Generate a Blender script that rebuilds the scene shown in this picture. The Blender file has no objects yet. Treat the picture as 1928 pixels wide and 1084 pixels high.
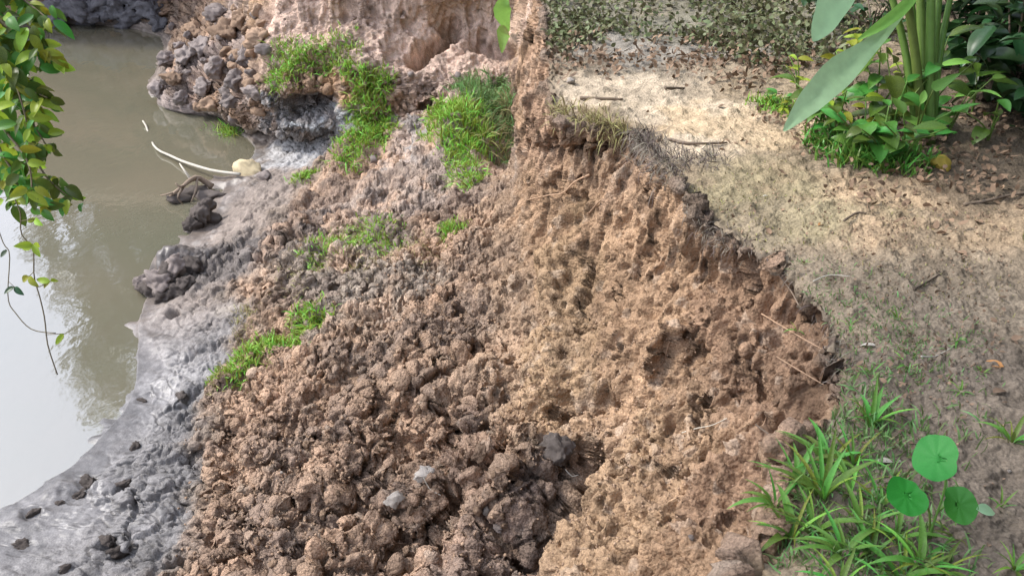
import bpy, math, random
import numpy as np
from mathutils import Vector, Matrix, Euler
random.seed(7); rng = np.random.default_rng(7)
R = math.radians
scene = bpy.context.scene
col = scene.collection

# ------------------------------------------------------------------ camera
CAM_H, PITCH, FPX = 1.6, R(29.5), 1670.0          # photo pixels (1928 wide)
cd = bpy.data.cameras.new('camera'); cam = bpy.data.objects.new('camera', cd); col.objects.link(cam)
cam.location = (0, 0, CAM_H); cam.rotation_euler = (R(90) - PITCH, 0, 0)
cd.sensor_width = 36; cd.lens = 36 * FPX / 1928; cd.clip_start = .05; cd.clip_end = 2000
scene.camera = cam
# ------------------------------------------------------------------ light
SUN_EL, SUN_AZ = R(47), R(-80)                    # azimuth measured from +Y towards +X
world = bpy.data.worlds.new('World'); scene.world = world; world.use_nodes = True
nt = world.node_tree; nt.nodes.clear()
sky = nt.nodes.new('ShaderNodeTexSky'); sky.sky_type = 'NISHITA'; sky.sun_disc = False
sky.sun_elevation = SUN_EL; sky.sun_rotation = SUN_AZ; sky.air_density = 1.0; sky.dust_density = 4.0
hsv = nt.nodes.new('ShaderNodeHueSaturation'); hsv.inputs['Saturation'].default_value = .28
bg = nt.nodes.new('ShaderNodeBackground'); bg.inputs['Strength'].default_value = .15
wo = nt.nodes.new('ShaderNodeOutputWorld')
nt.links.new(sky.outputs[0], hsv.inputs['Color']); cl = nt.nodes.new('ShaderNodeMixRGB'); cl.blend_type = 'ADD'; cl.inputs[0].default_value = 1; cl.inputs[2].default_value = (4.7, 5.4, 7.3, 1)   # high white overcast
nt.links.new(hsv.outputs[0], cl.inputs[1]); nt.links.new(cl.outputs[0], bg.inputs[0]); nt.links.new(bg.outputs[0], wo.inputs[0])
sd = bpy.data.lights.new('sun', 'SUN'); sd.energy = 2.6; sd.angle = R(8); sd.color = (1, .95, .87)
sun = bpy.data.objects.new('sun', sd); col.objects.link(sun)
sdir = Vector((math.sin(SUN_AZ) * math.cos(SUN_EL), math.cos(SUN_AZ) * math.cos(SUN_EL), math.sin(SUN_EL)))
sun.rotation_euler = sdir.to_track_quat('Z', 'Y').to_euler(); sun.location = sdir * 30
vs = scene.view_settings
vs.view_transform = 'Standard'; vs.look = 'None'; vs.gamma = 1; vs.exposure = 0.42; vs.use_curve_mapping = False

# ------------------------------------------------------------------ projection helpers (photo pixel <-> world)
cp, sp_ = math.cos(PITCH), math.sin(PITCH)
def at_z(px, py, z):
    dx = px - 964; u = -(py - 542)
    d = np.array([dx, FPX * cp + u * sp_, -FPX * sp_ + u * cp])
    return np.array([0, 0, CAM_H]) + d * ((z - CAM_H) / d[2])
def at_d(px, py, depth):
    dx = px - 964; u = -(py - 542)
    d = np.array([dx, FPX * cp + u * sp_, -FPX * sp_ + u * cp]) / FPX
    return np.array([0, 0, CAM_H]) + d * depth
def project(P):
    q = P - np.array([0, 0, CAM_H])
    dep = q[..., 1] * cp - q[..., 2] * sp_
    up = q[..., 1] * sp_ + q[..., 2] * cp
    dd = np.maximum(dep, 1e-3)
    return 964 + FPX * q[..., 0] / dd, 542 - FPX * up / dd, dep

# ------------------------------------------------------------------ numpy noise
def _h(ix, iy, iz, s):
    h = (ix.astype(np.uint32) * np.uint32(374761393) + iy.astype(np.uint32) * np.uint32(668265263)
         + iz.astype(np.uint32) * np.uint32(2147483647 - 1013904223) + np.uint32((s * 974711 + 12345) & 0xffffffff))
    h = (h ^ (h >> np.uint32(13))) * np.uint32(1274126177)
    h = (h ^ (h >> np.uint32(16))) * np.uint32(2246822519)
    return h ^ (h >> np.uint32(15))
_G = np.array([[1,1,0],[-1,1,0],[1,-1,0],[-1,-1,0],[1,0,1],[-1,0,1],[1,0,-1],[-1,0,-1],
               [0,1,1],[0,-1,1],[0,1,-1],[0,-1,-1],[1,1,0],[-1,1,0],[0,-1,1],[0,-1,-1]], np.float32)
def perlin(P, s=0):
    P = P.astype(np.float32); F = np.floor(P); I = F.astype(np.int32); f = P - F
    w = f * f * f * (f * (f * 6 - 15) + 10)
    out = np.zeros(P.shape[0], np.float32)
    for a in (0, 1):
        for b in (0, 1):
            for c in (0, 1):
                g = _G[_h(I[:, 0] + a, I[:, 1] + b, I[:, 2] + c, s) & np.uint32(15)]
                d = g[:, 0] * (f[:, 0] - a) + g[:, 1] * (f[:, 1] - b) + g[:, 2] * (f[:, 2] - c)
                ww = (w[:, 0] if a else 1 - w[:, 0]) * (w[:, 1] if b else 1 - w[:, 1]) * (w[:, 2] if c else 1 - w[:, 2])
                out += d * ww
    return out
def fbm(P, oct=4, s=0, gain=.5):
    o = 0; a = 1.
    for k in range(oct):
        o = o + a * perlin(P * (2.03 ** k) + 17.3 * k, s + k); a *= gain
    return o
def worley(P, s=0, second=False):
    P = P.astype(np.float32); F = np.floor(P); I = F.astype(np.int32); f = P - F
    f1 = np.full(P.shape[0], 9, np.float32); f2 = f1.copy(); idv = np.zeros(P.shape[0], np.float32)
    for a in (-1, 0, 1):
        for b in (-1, 0, 1):
            for c in (-1, 0, 1):
                h = _h(I[:, 0] + a, I[:, 1] + b, I[:, 2] + c, s)
                jx = (h & np.uint32(1023)).astype(np.float32) / 1023; jy = ((h >> np.uint32(10)) & np.uint32(1023)).astype(np.float32) / 1023
                jz = ((h >> np.uint32(20)) & np.uint32(1023)).astype(np.float32) / 1023
                d = (a + jx - f[:, 0]) ** 2 + (b + jy - f[:, 1]) ** 2 + (c + jz - f[:, 2]) ** 2
                m = d < f1
                f2 = np.where(m, f1, np.minimum(f2, d)); idv = np.where(m, jx, idv); f1 = np.where(m, d, f1)
    return np.sqrt(f1), np.sqrt(f2), idv
def sstep(a, b, x):
    t = np.clip((x - a) / (b - a), 0, 1); return t * t * (3 - 2 * t)

# ------------------------------------------------------------------ terrain: a loft of cross-sections along the river
# columns:  R far right, Q path, P path near lip, L lip, M mid scarp, F foot, D1, D2 slumped soil, E mud, W waterline, U river bed
def sec(*pts):
    o = np.array([at_z(p[0], p[1], min(p[2], .6)) for p in pts]); o[:, 2] = [p[2] for p in pts]; return o
S = []
S.append((1250, sec((2600,1250,.02),(2000,1250,0),(1620,1250,0),(1400,1250,-.05),(1200,1250,-.62),(980,1250,-1.2),(720,1250,-1.45),(440,1240,-1.7),(220,1230,-1.88),(-260,1170,-2.0),(-620,1100,-2.5))))
S.append((1084, sec((2600,1084,.02),(1950,1084,0),(1600,1084,0),(1445,1084,-.05),(1230,1084,-.6),(1010,1084,-1.18),(760,1084,-1.42),(500,1084,-1.66),(320,1084,-1.87),(-120,1030,-2.0),(-500,980,-2.5))))
S.append((900, sec((2600,880,.02),(1900,890,0),(1640,900,0),(1505,890,-.05),(1300,900,-.58),(1080,890,-1.08),(800,930,-1.38),(560,950,-1.63),(375,955,-1.85),(20,955,-2),(-300,900,-2.45))))
S.append((720, sec((2600,690,.02),(1900,690,0),(1690,695,0),(1582,700,-.05),(1330,720,-.5),(960,770,-1.14),(730,790,-1.36),(540,810,-1.6),(368,835,-1.84),(150,865,-2),(-100,800,-2.4))))
S.append((610, sec((2600,600,.02),(1900,600,0),(1680,600,0),(1560,610,-.04),(1290,615,-.41),(950,640,-1.1),(740,680,-1.3),(560,720,-1.55),(400,735,-1.81),(238,765,-2),(0,700,-2.4))))
S.append((480, sec((2600,480,.02),(1900,480,0),(1600,480,0),(1430,485,-.03),(1200,480,-.42),(942,490,-1.08),(780,520,-1.25),(620,560,-1.48),(470,600,-1.76),(255,655,-2),(80,600,-2.4))))
S.append((370, sec((2600,370,.02),(1900,370,0),(1500,370,0),(1295,368,-.02),(1120,370,-.37),(935,400,-1.08),(800,440,-1.24),(640,480,-1.47),(480,520,-1.75),(275,560,-2),(120,500,-2.4))))
S.append((290, sec((2600,280,.03),(1900,270,.02),(1420,265,0),(1195,255,0),(1090,288,-.22),(945,330,-1.06),(830,370,-1.23),(680,400,-1.45),(520,430,-1.72),(365,430,-2),(200,400,-2.4))))
S.append((215, sec((2600,205,.05),(1900,200,.03),(1350,205,0),(1044,208,0),(1003,225,-.5),(955,262,-1.05),(860,290,-1.25),(720,330,-1.5),(580,350,-1.75),(430,345,-2),(280,320,-2.4))))
S.append((110, sec((2600,105,.1),(1900,105,.06),(1300,110,0),(1034,110,0),(1000,150,-.5),(957,200,-1.05),(850,215,-1.25),(730,265,-1.5),(610,300,-1.75),(475,292,-2),(330,265,-2.4))))
S.append((30, sec((2600,15,.2),(1900,20,.1),(1300,25,0),(1030,30,0),(996,90,-.5),(955,150,-1.0),(850,180,-1.2),(730,235,-1.45),(600,252,-1.72),(452,250,-2),(325,225,-2.4))))
S.append((-40, sec((2600,-60,.4),(1800,-60,.2),(1200,-90,.05),(960,-62,0),(925,40,-.55),(872,150,-1.0),(800,190,-1.2),(700,222,-1.45),(560,238,-1.75),(432,232,-2),(310,205,-2.4))))
S.append((-80, sec((2600,-140,.8),(1700,-140,.4),(950,-120,.08),(720,-62,0),(690,30,-.5),(625,130,-.95),(575,168,-1.1),(568,236,-1.47),(500,246,-1.78),(422,228,-2),(290,195,-2.4))))
S.append((-110, sec((2600,-190,1.2),(1700,-190,.7),(800,-160,.1),(545,-70,0),(530,30,-.5),(505,130,-1.0),(488,190,-1.28),(462,212,-1.58),(430,222,-1.82),(396,220,-2),(260,180,-2.4))))
S.append((-150, sec((2600,-230,2),(1700,-230,1.2),(800,-200,.3),(520,-120,0),(470,-20,-.6),(440,60,-1.2),(400,110,-1.5),(350,142,-1.7),(312,165,-1.88),(278,177,-2),(210,140,-2.4))))
S.append((-190, sec((2600,-250,2.6),(1700,-250,1.5),(750,-220,.4),(505,-140,0),(440,-60,-.7),(400,10,-1.3),(370,40,-1.6),(345,65,-1.75),(328,83,-1.9),(312,97,-2),(240,90,-2.4))))
S.append((-230, sec((2600,-265,3),(1700,-265,2),(650,-240,.6),(400,-170,0),(380,-90,-.8),(350,-20,-1.4),(320,10,-1.6),(300,30,-1.8),(290,45,-1.9),(274,59,-2),(230,75,-2.4))))
S.append((-270, sec((2000,-280,3),(1200,-280,2),(300,-250,.7),(150,-180,0),(140,-90,-.8),(125,-30,-1.4),(110,0,-1.6),(100,20,-1.75),(90,33,-1.9),(80,43,-2),(60,65,-2.4))))
S.append((-320, sec((1000,-290,3),(200,-290,2),(-300,-260,.7),(-420,-190,0),(-420,-90,-.8),(-400,-40,-1.4),(-390,-5,-1.6),(-380,10,-1.75),(-370,25,-1.9),(-360,35,-2),(-330,65,-2.4))))
KEY = np.array([s[1] for s in S])
# extra near sections, continued behind the camera
k0 = KEY[0].copy(); k0[:, 1] -= 1.2; k0[:, 0] -= .05
k1 = KEY[0].copy(); k1[:, 1] -= 4.5; k1[:, 0] -= .25
KEY = np.concatenate([k1[None], k0[None], KEY])
# lip steeper than the rest: insert column L2
L, M = KEY[:, 3], KEY[:, 4]
L2 = L + (M - L) * np.array([.22, .22, 0]); L2[:, 2] = L[:, 2] + (M[:, 2] - L[:, 2]) * .48
KEY = np.concatenate([KEY[:, :4], L2[:, None], KEY[:, 4:]], axis=1)
far = KEY[:, 0] + (KEY[:, 0] - KEY[:, 1]) / np.maximum(np.linalg.norm(KEY[:, 0] - KEY[:, 1], axis=1, keepdims=True), .1) * 25
KEY = np.concatenate([far[:, None], KEY], axis=1)        # columns: far,R,Q,P,L,L2,M,F,D1,D2,E,W,U
CN = ['far','R','Q','P','L','L2','M','F','D1','D2','E','W','U']; CI = {n: i for i, n in enumerate(CN)}
def pchip(x, Y, xi):
    # x (n), Y (n,...) -> (len(xi),...)
    h = np.diff(x); sh = (-1,) + (1,) * (Y.ndim - 1); d = np.diff(Y, axis=0) / h.reshape(sh)
    m = np.zeros_like(Y); w1 = (2 * h[1:] + h[:-1]).reshape(sh); w2 = (h[1:] + 2 * h[:-1]).reshape(sh)
    ok = d[:-1] * d[1:] > 0
    with np.errstate(divide='ignore', invalid='ignore'):
        m[1:-1] = np.where(ok, (w1 + w2) / (w1 / np.where(ok, d[:-1], 1) + w2 / np.where(ok, d[1:], 1)), 0)
    m[0] = d[0]; m[-1] = d[-1]
    k = np.clip(np.searchsorted(x, xi, side='right') - 1, 0, len(x) - 2)
    t = ((xi - x[k]) / h[k]).reshape(sh); hh = h[k].reshape(sh)
    return ((1 + 2 * t) * (1 - t) ** 2 * Y[k] + t * (1 - t) ** 2 * hh * m[k] + t * t * (3 - 2 * t) * Y[k + 1] + t * t * (t - 1) * hh * m[k + 1])
rows = [8, 30, 66, 125, 110, 70, 85, 70, 52, 50, 62, 52, 56, 96, 60, 56, 36, 24, 50, 16]
xs = np.concatenate([np.linspace(i, i + 1, n, endpoint=False) for i, n in enumerate(rows)] + [[len(rows)]])
cols_ = [10, 50, 170, 90, 55, 95, 130, 105, 105, 90, 95, 22]
xc = np.concatenate([np.linspace(i, i + 1, n, endpoint=False) for i, n in enumerate(cols_)] + [[len(cols_)]])
G = pchip(np.arange(KEY.shape[0], dtype=float), KEY, xs)
G = pchip(np.arange(KEY.shape[1], dtype=float), np.swapaxes(G, 0, 1), xc); G = np.swapaxes(G, 0, 1)
NS, NT = G.shape[:2]; CC = np.tile(xc[None], (NS, 1)).ravel()
def normals(P):
    g = P.reshape(NS, NT, 3); a = np.gradient(g, axis=0); b = np.gradient(g, axis=1)
    n = np.cross(a, b); n /= np.maximum(np.linalg.norm(n, axis=-1, keepdims=True), 1e-9)
    n = n.reshape(-1, 3); return n
P0 = G.reshape(-1, 3).copy()
if normals(P0)[:, 2].mean() < 0: FLIP = -1
else: FLIP = 1
def nrm(P): return normals(P) * FLIP
PX, PY, DEP = project(P0)
def near_mask(): return (DEP > .3)
_IDX = {}
def index_pixels():
    ok = np.where((DEP > .3) & (PX > -600) & (PX < 2600) & (PY > -400) & (PY < 1500))[0]
    cell = ((PX[ok] + 600) // 20).astype(np.int64) * 1000 + ((PY[ok] + 400) // 20).astype(np.int64)
    o = np.argsort(cell, kind='stable'); _IDX['i'] = ok[o]; _IDX['c'] = cell[o]
index_pixels()
def pick(px, py):
    """front-most terrain point seen at a photo pixel"""
    cx, cy = int((px + 600) // 20), int((py + 400) // 20)
    for rr in (1, 3, 8):
        l = [_IDX['i'][np.searchsorted(_IDX['c'], (cx + a) * 1000 + cy - rr):np.searchsorted(_IDX['c'], (cx + a) * 1000 + cy + rr + 1)] for a in range(-rr, rr + 1)]
        l = np.concatenate(l)
        if len(l): break
    d = (PX[l] - px) ** 2 + (PY[l] - py) ** 2
    idx = l[d < max(d.min() * 1.5 + 4, 40)]; d = (PX[idx] - px) ** 2 + (PY[idx] - py) ** 2
    return idx[np.argmin(DEP[idx] + d * 1e-3)]
def pts3(pl): return [P0[pick(*p)] for p in pl]
def dist_poly(P, pl):
    best = np.full(P.shape[0], 1e9)
    if len(pl) == 1: return np.linalg.norm(P - pl[0], axis=1)
    for a, b in zip(pl[:-1], pl[1:]):
        ab = b - a; t = np.clip(((P - a) @ ab) / max(ab @ ab, 1e-9), 0, 1)
        best = np.minimum(best, np.linalg.norm(P - (a + t[:, None] * ab), axis=1))
    return best
# zone weights along the section
wob = fbm(P0 * 3.0, 3, 5) * .55
c = CC + wob * .5
cL, cF, cE, cW = CI['L'], CI['F'], CI['E'], CI['W']
w_path = 1 - sstep(cL - .25, cL + .05, CC)
w_scarp = sstep(cL - .02, cL + .4, CC) * (1 - sstep(cF - .55, cF + .5, c))
w_mud = sstep(cE - .25, cE + .25, c)
SS = np.repeat(xs, NT)                           # station coordinate
w_far = sstep(15.2, 16.2, SS)
w_deb = np.clip(1 - w_path - w_scarp - w_mud, 0, 1) * (CC > cL)
fade = np.exp(-np.maximum(DEP - 16, 0) / 6) * sstep(-.4, 1.6, CC - CI['R'] + .5)

# pass 1: lip wander and broad relief
N = nrm(P0)
lipw = np.exp(-((CC - cL) / .55) ** 2)
P1 = P0.copy()
hx = fbm(np.c_[P0[:, 0] * 2.2, P0[:, 1] * 2.2, P0[:, 2] * .6], 4, 11)
Nh = N.copy(); Nh[:, 2] *= .2
ln_ = np.exp(-((CC - cL - .5) / .9) ** 2)
P1 += Nh * (hx * .12 * ln_)[:, None]
flute = fbm(np.c_[P0[:, 0] * 5, P0[:, 1] * 5, P0[:, 2] * .9], 2, 23)
broad = fbm(P0 * 2.4, 3, 21); mid = fbm(P0 * 6.5, 3, 31)
P1 += N * (w_scarp * (broad * .05 + mid * .016 + flute * .085) + w_deb * (broad * .11 + mid * .075) + w_mud * (broad * .05 + mid * .022) * (1 - sstep(cW, cW + .6, CC)) + w_path * fade * (broad * .03 + mid * .008))[:, None]
def push(pl, r, h, sharp=2.0, noise=.35):
    """raise (h>0) or carve (h<0) along a stroke, in metres"""
    global P1
    p3 = pts3(pl); lo = np.min(p3, 0) - 3 * r; hi = np.max(p3, 0) + 3 * r
    m = np.where(np.all((P0 > lo) & (P0 < hi), axis=1))[0]
    d = dist_poly(P0[m], p3) / r
    d = d * (1 + noise * perlin(P0[m] * (.9 / r), 77) * 1.6)
    P1[m] += N[m] * (h * 1.2 * np.exp(-np.maximum(d, 0) ** sharp))[:, None]
# slumped foot of the bank: cracks, blocks and gullies
push([(1110,850),(1090,920),(1045,990),(1005,1060),(985,1150)], .065, -.24, 2.5)
push([(1040,850)], .11, .15, 3); push([(1000,930),(960,960)], .16, .12, 3); push([(1010,880)], .12, .08)
push([(900,1000),(880,1060),(850,1100)], .13, .08, 3)
push([(1175,900),(1110,1000),(1090,1090)], .10, .07, 2)
push([(960,1040),(985,1084)], .07, -.1)
push([(710,910),(640,985),(570,1030),(490,1100)], .085, -.24, 2.5)
push([(860,940),(815,1000),(760,1080)], .065, -.16, 2.5)
push([(700,900),(690,945)], .05, -.14, 3); push([(790,905),(745,930)], .04, -.1, 3); push([(640,900),(600,940)], .1, .07, 3); push([(700,1010),(650,1060)], .1, .08, 3)
push([(480,960),(560,890),(650,820)], .09, .05); push([(520,900),(600,840)], .04, -.08, 3); push([(760,640),(690,700),(600,760)], .05, -.07, 3); push([(900,640),(850,720)], .05, -.08, 3); push([(930,700),(900,760)], .08, .06, 3)
push([(660,1050)], .12, .08, 3); push([(760,960)], .1, .05); push([(870,900)], .09, .09, 3)
push([(905,865)], .06, .06, 3); push([(925,870),(905,890)], .025, -.09)
push([(875,765),(835,835),(815,860)], .06, -.15, 3); push([(820,600)], .05, -.07); push([(860,570),(870,600)], .035, -.07)
push([(620,770),(560,800)], .05, -.05); push([(560,690),(600,660)], .05, -.05)
push([(1125,745),(1060,770)], .07, -.1, 3); push([(1010,770),(950,790)], .06, .05)
# scarp
push([(1000,480),(1000,500)], .03, -.13, 3); push([(1108,500),(1096,560),(1092,610)], .03, -.13, 3)
push([(1060,480),(1040,620),(1020,760)], .09, .08, 2); push([(1160,535),(1160,560)], .02, -.08, 3)
push([(1185,590)], .018, -.07); push([(1135,612)], .022, -.08); push([(1210,450),(1195,520)], .03, -.05)
push([(1300,645),(1290,668)], .045, -.065, 2); push([(1275,622),(1240,705)], .03, .055, 3); push([(1310,640)], .02, .03)
push([(1310,765),(1308,800)], .022, -.13, 3); push([(1334,760),(1334,800)], .014, -.12, 3)
push([(1395,515),(1395,550)], .035, -.13, 3); push([(1478,550),(1470,590)], .045, -.15, 3); push([(1540,640),(1520,700)], .05, -.08)
push([(1212,310),(1218,350)], .03, -.13, 3); push([(1100,380),(1040,350)], .03, -.05)
push([(1470,720),(1465,770)], .04, -.07); push([(1360,950)], .06, -.09, 3); push([(1190,885)], .025, -.06); push([(1250,870),(1300,860)], .04, -.05)
push([(1380,640),(1400,720)], .035, -.06); push([(1430,800)], .05, -.06); push([(1120,262)], .05, -.04)
# far alcove
push([(785,105),(850,62)], .11, -.3, 3); push([(905,75),(940,95)], .1, -.2); push([(545,205),(605,200)], .15, -.3, 4)
push([(935,300),(945,220)], .16, -.22); push([(700,60),(640,110)], .3, .08); push([(560,100),(620,95)], .25, .12); push([(690,150),(700,230),(650,300)], .25, .14)
push([(870,200),(880,260)], .3, .16); push([(830,290),(760,320)], .2, .1)
push([(320,120),(290,175)], .1, -.25); push([(360,140)], .4, .2); push([(420,100)], .3, .15)
# mud shore
push([(325,520)], .16, .12, 2); push([(345,500)], .2, .14, 2); push([(385,412)], .1, .12, 2); push([(398,420)], .06, -.12)
push([(345,345),(400,350)], .2, .05)
for p in [(165,905),(150,930),(62,968),(45,1022),(205,1020),(220,1040),(255,835),(232,910),(355,860),(345,740),(270,748),(120,1070),(325,590)]:
    push([p], .045, -.11, 3)
push([(252,930),(255,960),(240,985),(245,1030),(235,1050)], .02, -.05, 3); push([(330,760),(375,715)], .06, -.09)
push([(380,850),(385,900)], .04, -.07)

# the churned dark part of the mud
p3_ = pts3([(310,520),(400,500),(480,470),(540,430)]); w_churn = sstep(1.3, .5, dist_poly(P0, p3_) / .42 + .7 * fbm(P0 * 4, 2, 171)) * (CC > cF) * (CC < cW - .1)
p3_ = pts3([(380,400),(420,370)]); w_churn = np.maximum(w_churn, .7 * sstep(1.2, .5, dist_poly(P0, p3_) / .3 + .7 * fbm(P0 * 4, 2, 172)) * (CC > cF) * (CC < cW - .1))
# pass 2: clods and pits
N = nrm(P1)
Q = P1.astype(np.float32)
warp = np.stack([perlin(Q * 9 + 3, 41), perlin(Q * 9 + 50, 42), perlin(Q * 9 + 90, 43)], 1) * .05
dsp = np.zeros(len(Q), np.float32)
idsA = np.zeros(len(Q), np.float32); idsB = idsA.copy()
m = np.where((w_scarp + w_deb + w_mud > .02) & (DEP < 16) & (DEP > .4) & (CC < cW + .5))[0]
q = Q[m] + warp[m]
ws, wd, wm = w_scarp[m], w_deb[m], w_mud[m]
fin = .25 + .75 * sstep(11, 6.5, DEP[m]); wet_ok = sstep(cW - .15, cW - .6, CC[m]); wm = wm + 0; ch = w_churn[m]
near_ = sstep(6.6, 5.0, SS[m]) + .35
k_ = np.where(wd > .03)[0]; f1, f2, i1 = worley(q[k_] * 3.4, 6); dsp[m[k_]] += (sstep(0, .16, f2 - f1) - .7 + .5 * (i1 - .5)) * .085 * wd[k_] * np.clip(near_[k_], 0, 1)
f1, f2, i1 = worley(q * 7.0, 1); lump = np.sqrt(np.clip(1 - (f1 / .85) ** 2, 0, 1)) * .6 + sstep(0, .22, f2 - f1) * .5; gate = sstep(.35, .75, i1 + .35 * perlin(q * 3, 8)); idsA[m] = i1
dsp[m] += (lump - .6) * .075 * ch * (.3 + gate)
dsp[m] += (lump - .6) * (.048 * wd * (.15 + gate) + .003 * ws + .055 * wm * gate * wet_ok) * (1 + 1.6 * w_far[m])
f1, f2, i1 = worley(q * 19.0, 2); lump = np.sqrt(np.clip(1 - (f1 / .8) ** 2, 0, 1)) * .5 + sstep(0, .2, f2 - f1) * .6; gate = sstep(.25, .8, i1 + .5 * perlin(q * 5, 9)); idsB[m] = i1
dsp[m] += (lump - .6) * .03 * ch
dsp[m] += (lump - .6) * (.019 * wd * (.3 + gate) + .001 * ws + .02 * wm * gate * wet_ok) * (1 + 1.2 * w_far[m]) * (fin + .25 * w_far[m])
# pits, drawn out downwards on the scarp
qs = q * np.array([30, 30, 6], np.float32)
f1, f2, i1 = worley(qs, 3); pit = sstep(.46, .2, f1) * (i1 > .55) * (.3 + 1.2 * i1); dsp[m] -= pit * (.026 * ws + .022 * wd + .012 * wm * wet_ok) * fin
m2 = np.where((DEP < 7.5) & (DEP > .4) & (w_scarp + w_deb > .05) & (CC < cW))[0]
q = Q[m2] + warp[m2] * .5
f1, f2, i1 = worley(q * 48.0, 4); lump = np.sqrt(np.clip(1 - (f1 / .8) ** 2, 0, 1)) * .5 + sstep(0, .2, f2 - f1) * .6
dsp[m2] += (lump - .6) * (.008 * w_deb[m2] + .0012 * w_scarp[m2]) - sstep(.34, .15, f1) * (i1 > .62) * (.012 * w_deb[m2] + .006 * w_scarp[m2])
gr = fbm(np.c_[Q[:, 0] * 26, Q[:, 1] * 26, Q[:, 2] * 12], 3, 51)
rid = 1 - np.abs(fbm(np.c_[Q[:, 0] * 10, Q[:, 1] * 10, Q[:, 2] * 2.0], 3, 61)) * 2.2
st = fbm(np.c_[Q[:, 0] * 24, Q[:, 1] * 24, Q[:, 2] * 4.5], 2, 63)
finA = .2 + .8 * sstep(11, 6.5, DEP)
dsp += st * .027 * w_scarp * finA
dsp += gr * finA * (.008 * w_scarp + .012 * w_deb + .006 * w_mud + .003 * w_path * fade) + (rid - .5) * .034 * w_scarp
fis = np.abs(perlin(Q * 3.1 + warp * 9 + 4, 161)); fis2 = np.abs(perlin(Q * 7.3 + warp * 9 + 9, 162))
dsp -= (sstep(.07, 0, fis) * .05 + sstep(.06, 0, fis2) * .022) * (w_deb + .0 * w_scarp)
fp = fbm(Q * 14, 3, 71); dsp += w_path * fade * (np.maximum(fp, .0) * .028 + fbm(Q * 45, 2, 72) * .004)
# dried flow ridges in the mud
fl = np.abs(perlin(np.c_[Q[:, 0] * 5 + Q[:, 1] * 6, Q[:, 1] * 2.5 - Q[:, 0] * 2.0, Q[:, 2] * 9] + warp * 12, 81))
dsp -= sstep(.08, .0, fl) * .024 * w_mud * (CC < cW + .2)
edge = sstep(cL + .6, cL, CC) * sstep(cL - .35, cL, CC)
dsp += edge * fbm(Q * 18, 3, 91) * .035
dsp *= 1 - .5 * np.exp(-((SS - 10.3) / 1.4) ** 2) * w_deb
dsp *= 1 - .85 * np.exp(-((CC - cW) / .35) ** 2)
P2 = P1 + N * dsp[:, None]
shore = (CC > cF) & (CC < cW - .02); zz = P2[:, 2]
P2[:, 2] = np.where(shore & (zz < -1.96), -1.96 - .02 * np.tanh((-1.96 - zz) / .04), zz)
PT = P2
PX, PY, DEP2 = project(P2); DEP = DEP2; P0 = P2; NT2 = nrm(P2); index_pixels()

# ------------------------------------------------------------------ soil colours (kinds of soil, moisture, litter, painted shade)
C3 = np.array
n1 = fbm(Q * 1.7, 4, 101); n2 = fbm(Q * 7, 3, 102); n3 = fbm(Q * 24, 2, 103)
def mixc(base, colr, w): return base * (1 - w[:, None]) + C3(colr)[None] * w[:, None]
colr = np.tile(C3([.265, .205, .138]), (len(Q), 1))                                  # path
colr = mixc(colr, [.315, .205, .127], w_scarp)
colr = mixc(colr, [.335, .228, .157], w_deb)
upm = sstep(6.3, 8.2, SS)
mudc = C3([.160, .150, .146])[None] * (1 - upm[:, None]) + C3([.205, .166, .138])[None] * upm[:, None]
colr = colr * (1 - w_mud[:, None]) + mudc * w_mud[:, None]
def blob(pl, r, colour, s=1.0, noise=.8, zone=None):
    global colr
    p3 = [P0[pick(*p)] for p in pl]
    lo = np.min(p3, 0) - 2 * r; hi = np.max(p3, 0) + 2 * r
    m = np.where(np.all((Q > lo) & (Q < hi), axis=1))[0]
    d = dist_poly(Q[m], p3) / r; d = d + noise * (fbm(Q[m] * (1.2 / r), 3, 111))
    w = sstep(1.15, .35, d) * s
    if zone is not None: w = w * zone[m]
    colr[m] = mixc(colr[m], colour, w)
w_up = np.clip(w_scarp + w_deb, 0, 1)
blob([(1040,460),(1050,620),(1010,760)], .30, [.365, .245, .145], .8, zone=w_up)
blob([(1200,860),(1130,1000),(1100,1084)], .30, [.345, .232, .142], .8, zone=w_up)
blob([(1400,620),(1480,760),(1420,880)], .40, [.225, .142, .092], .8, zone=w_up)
blob([(1150,330),(1090,270)], .25, [.26, .175, .12], .6, zone=w_up)
blob([(1000,220),(1000,60)], .5, [.385, .25, .165], .9, zone=w_up)
blob([(700,60),(830,110),(900,60),(560,40)], 1.0, [.54, .39, .305], .95, zone=w_up)
blob([(560,170),(640,160)], .35, [.50, .30, .16], .9)
blob([(540,215),(600,215),(640,240)], .30, [.34, .36, .37], .95)
blob([(770,250),(760,290)], .30, [.36, .37, .37], .8)
blob([(560,280),(480,240)], .5, [.36, .36, .36], .7)
blob([(400,90),(350,150),(430,30)], 1.0, [.28, .225, .20], .8)
blob([(850,310),(800,370),(700,390)], .7, [.35, .285, .24], .8)
blob([(600,460),(720,520),(640,560)], .55, [.31, .265, .215], .8)
colr = mixc(colr, [.135, .118, .108], np.clip(w_churn * .85, 0, 1))
blob([(300,535)], .2, [.10, .085, .075], .8)
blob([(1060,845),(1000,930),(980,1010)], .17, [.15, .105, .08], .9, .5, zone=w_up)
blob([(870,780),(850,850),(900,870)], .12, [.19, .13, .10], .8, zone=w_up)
blob([(700,960),(780,1000),(650,1010)], .2, [.24, .17, .125], .7, zone=w_up)
blob([(900,1060),(830,1084)], .25, [.37, .25, .185], .7, zone=w_up)
blob([(520,800),(600,900),(500,960)], .5, [.36, .245, .175], .6, zone=w_up)
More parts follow.
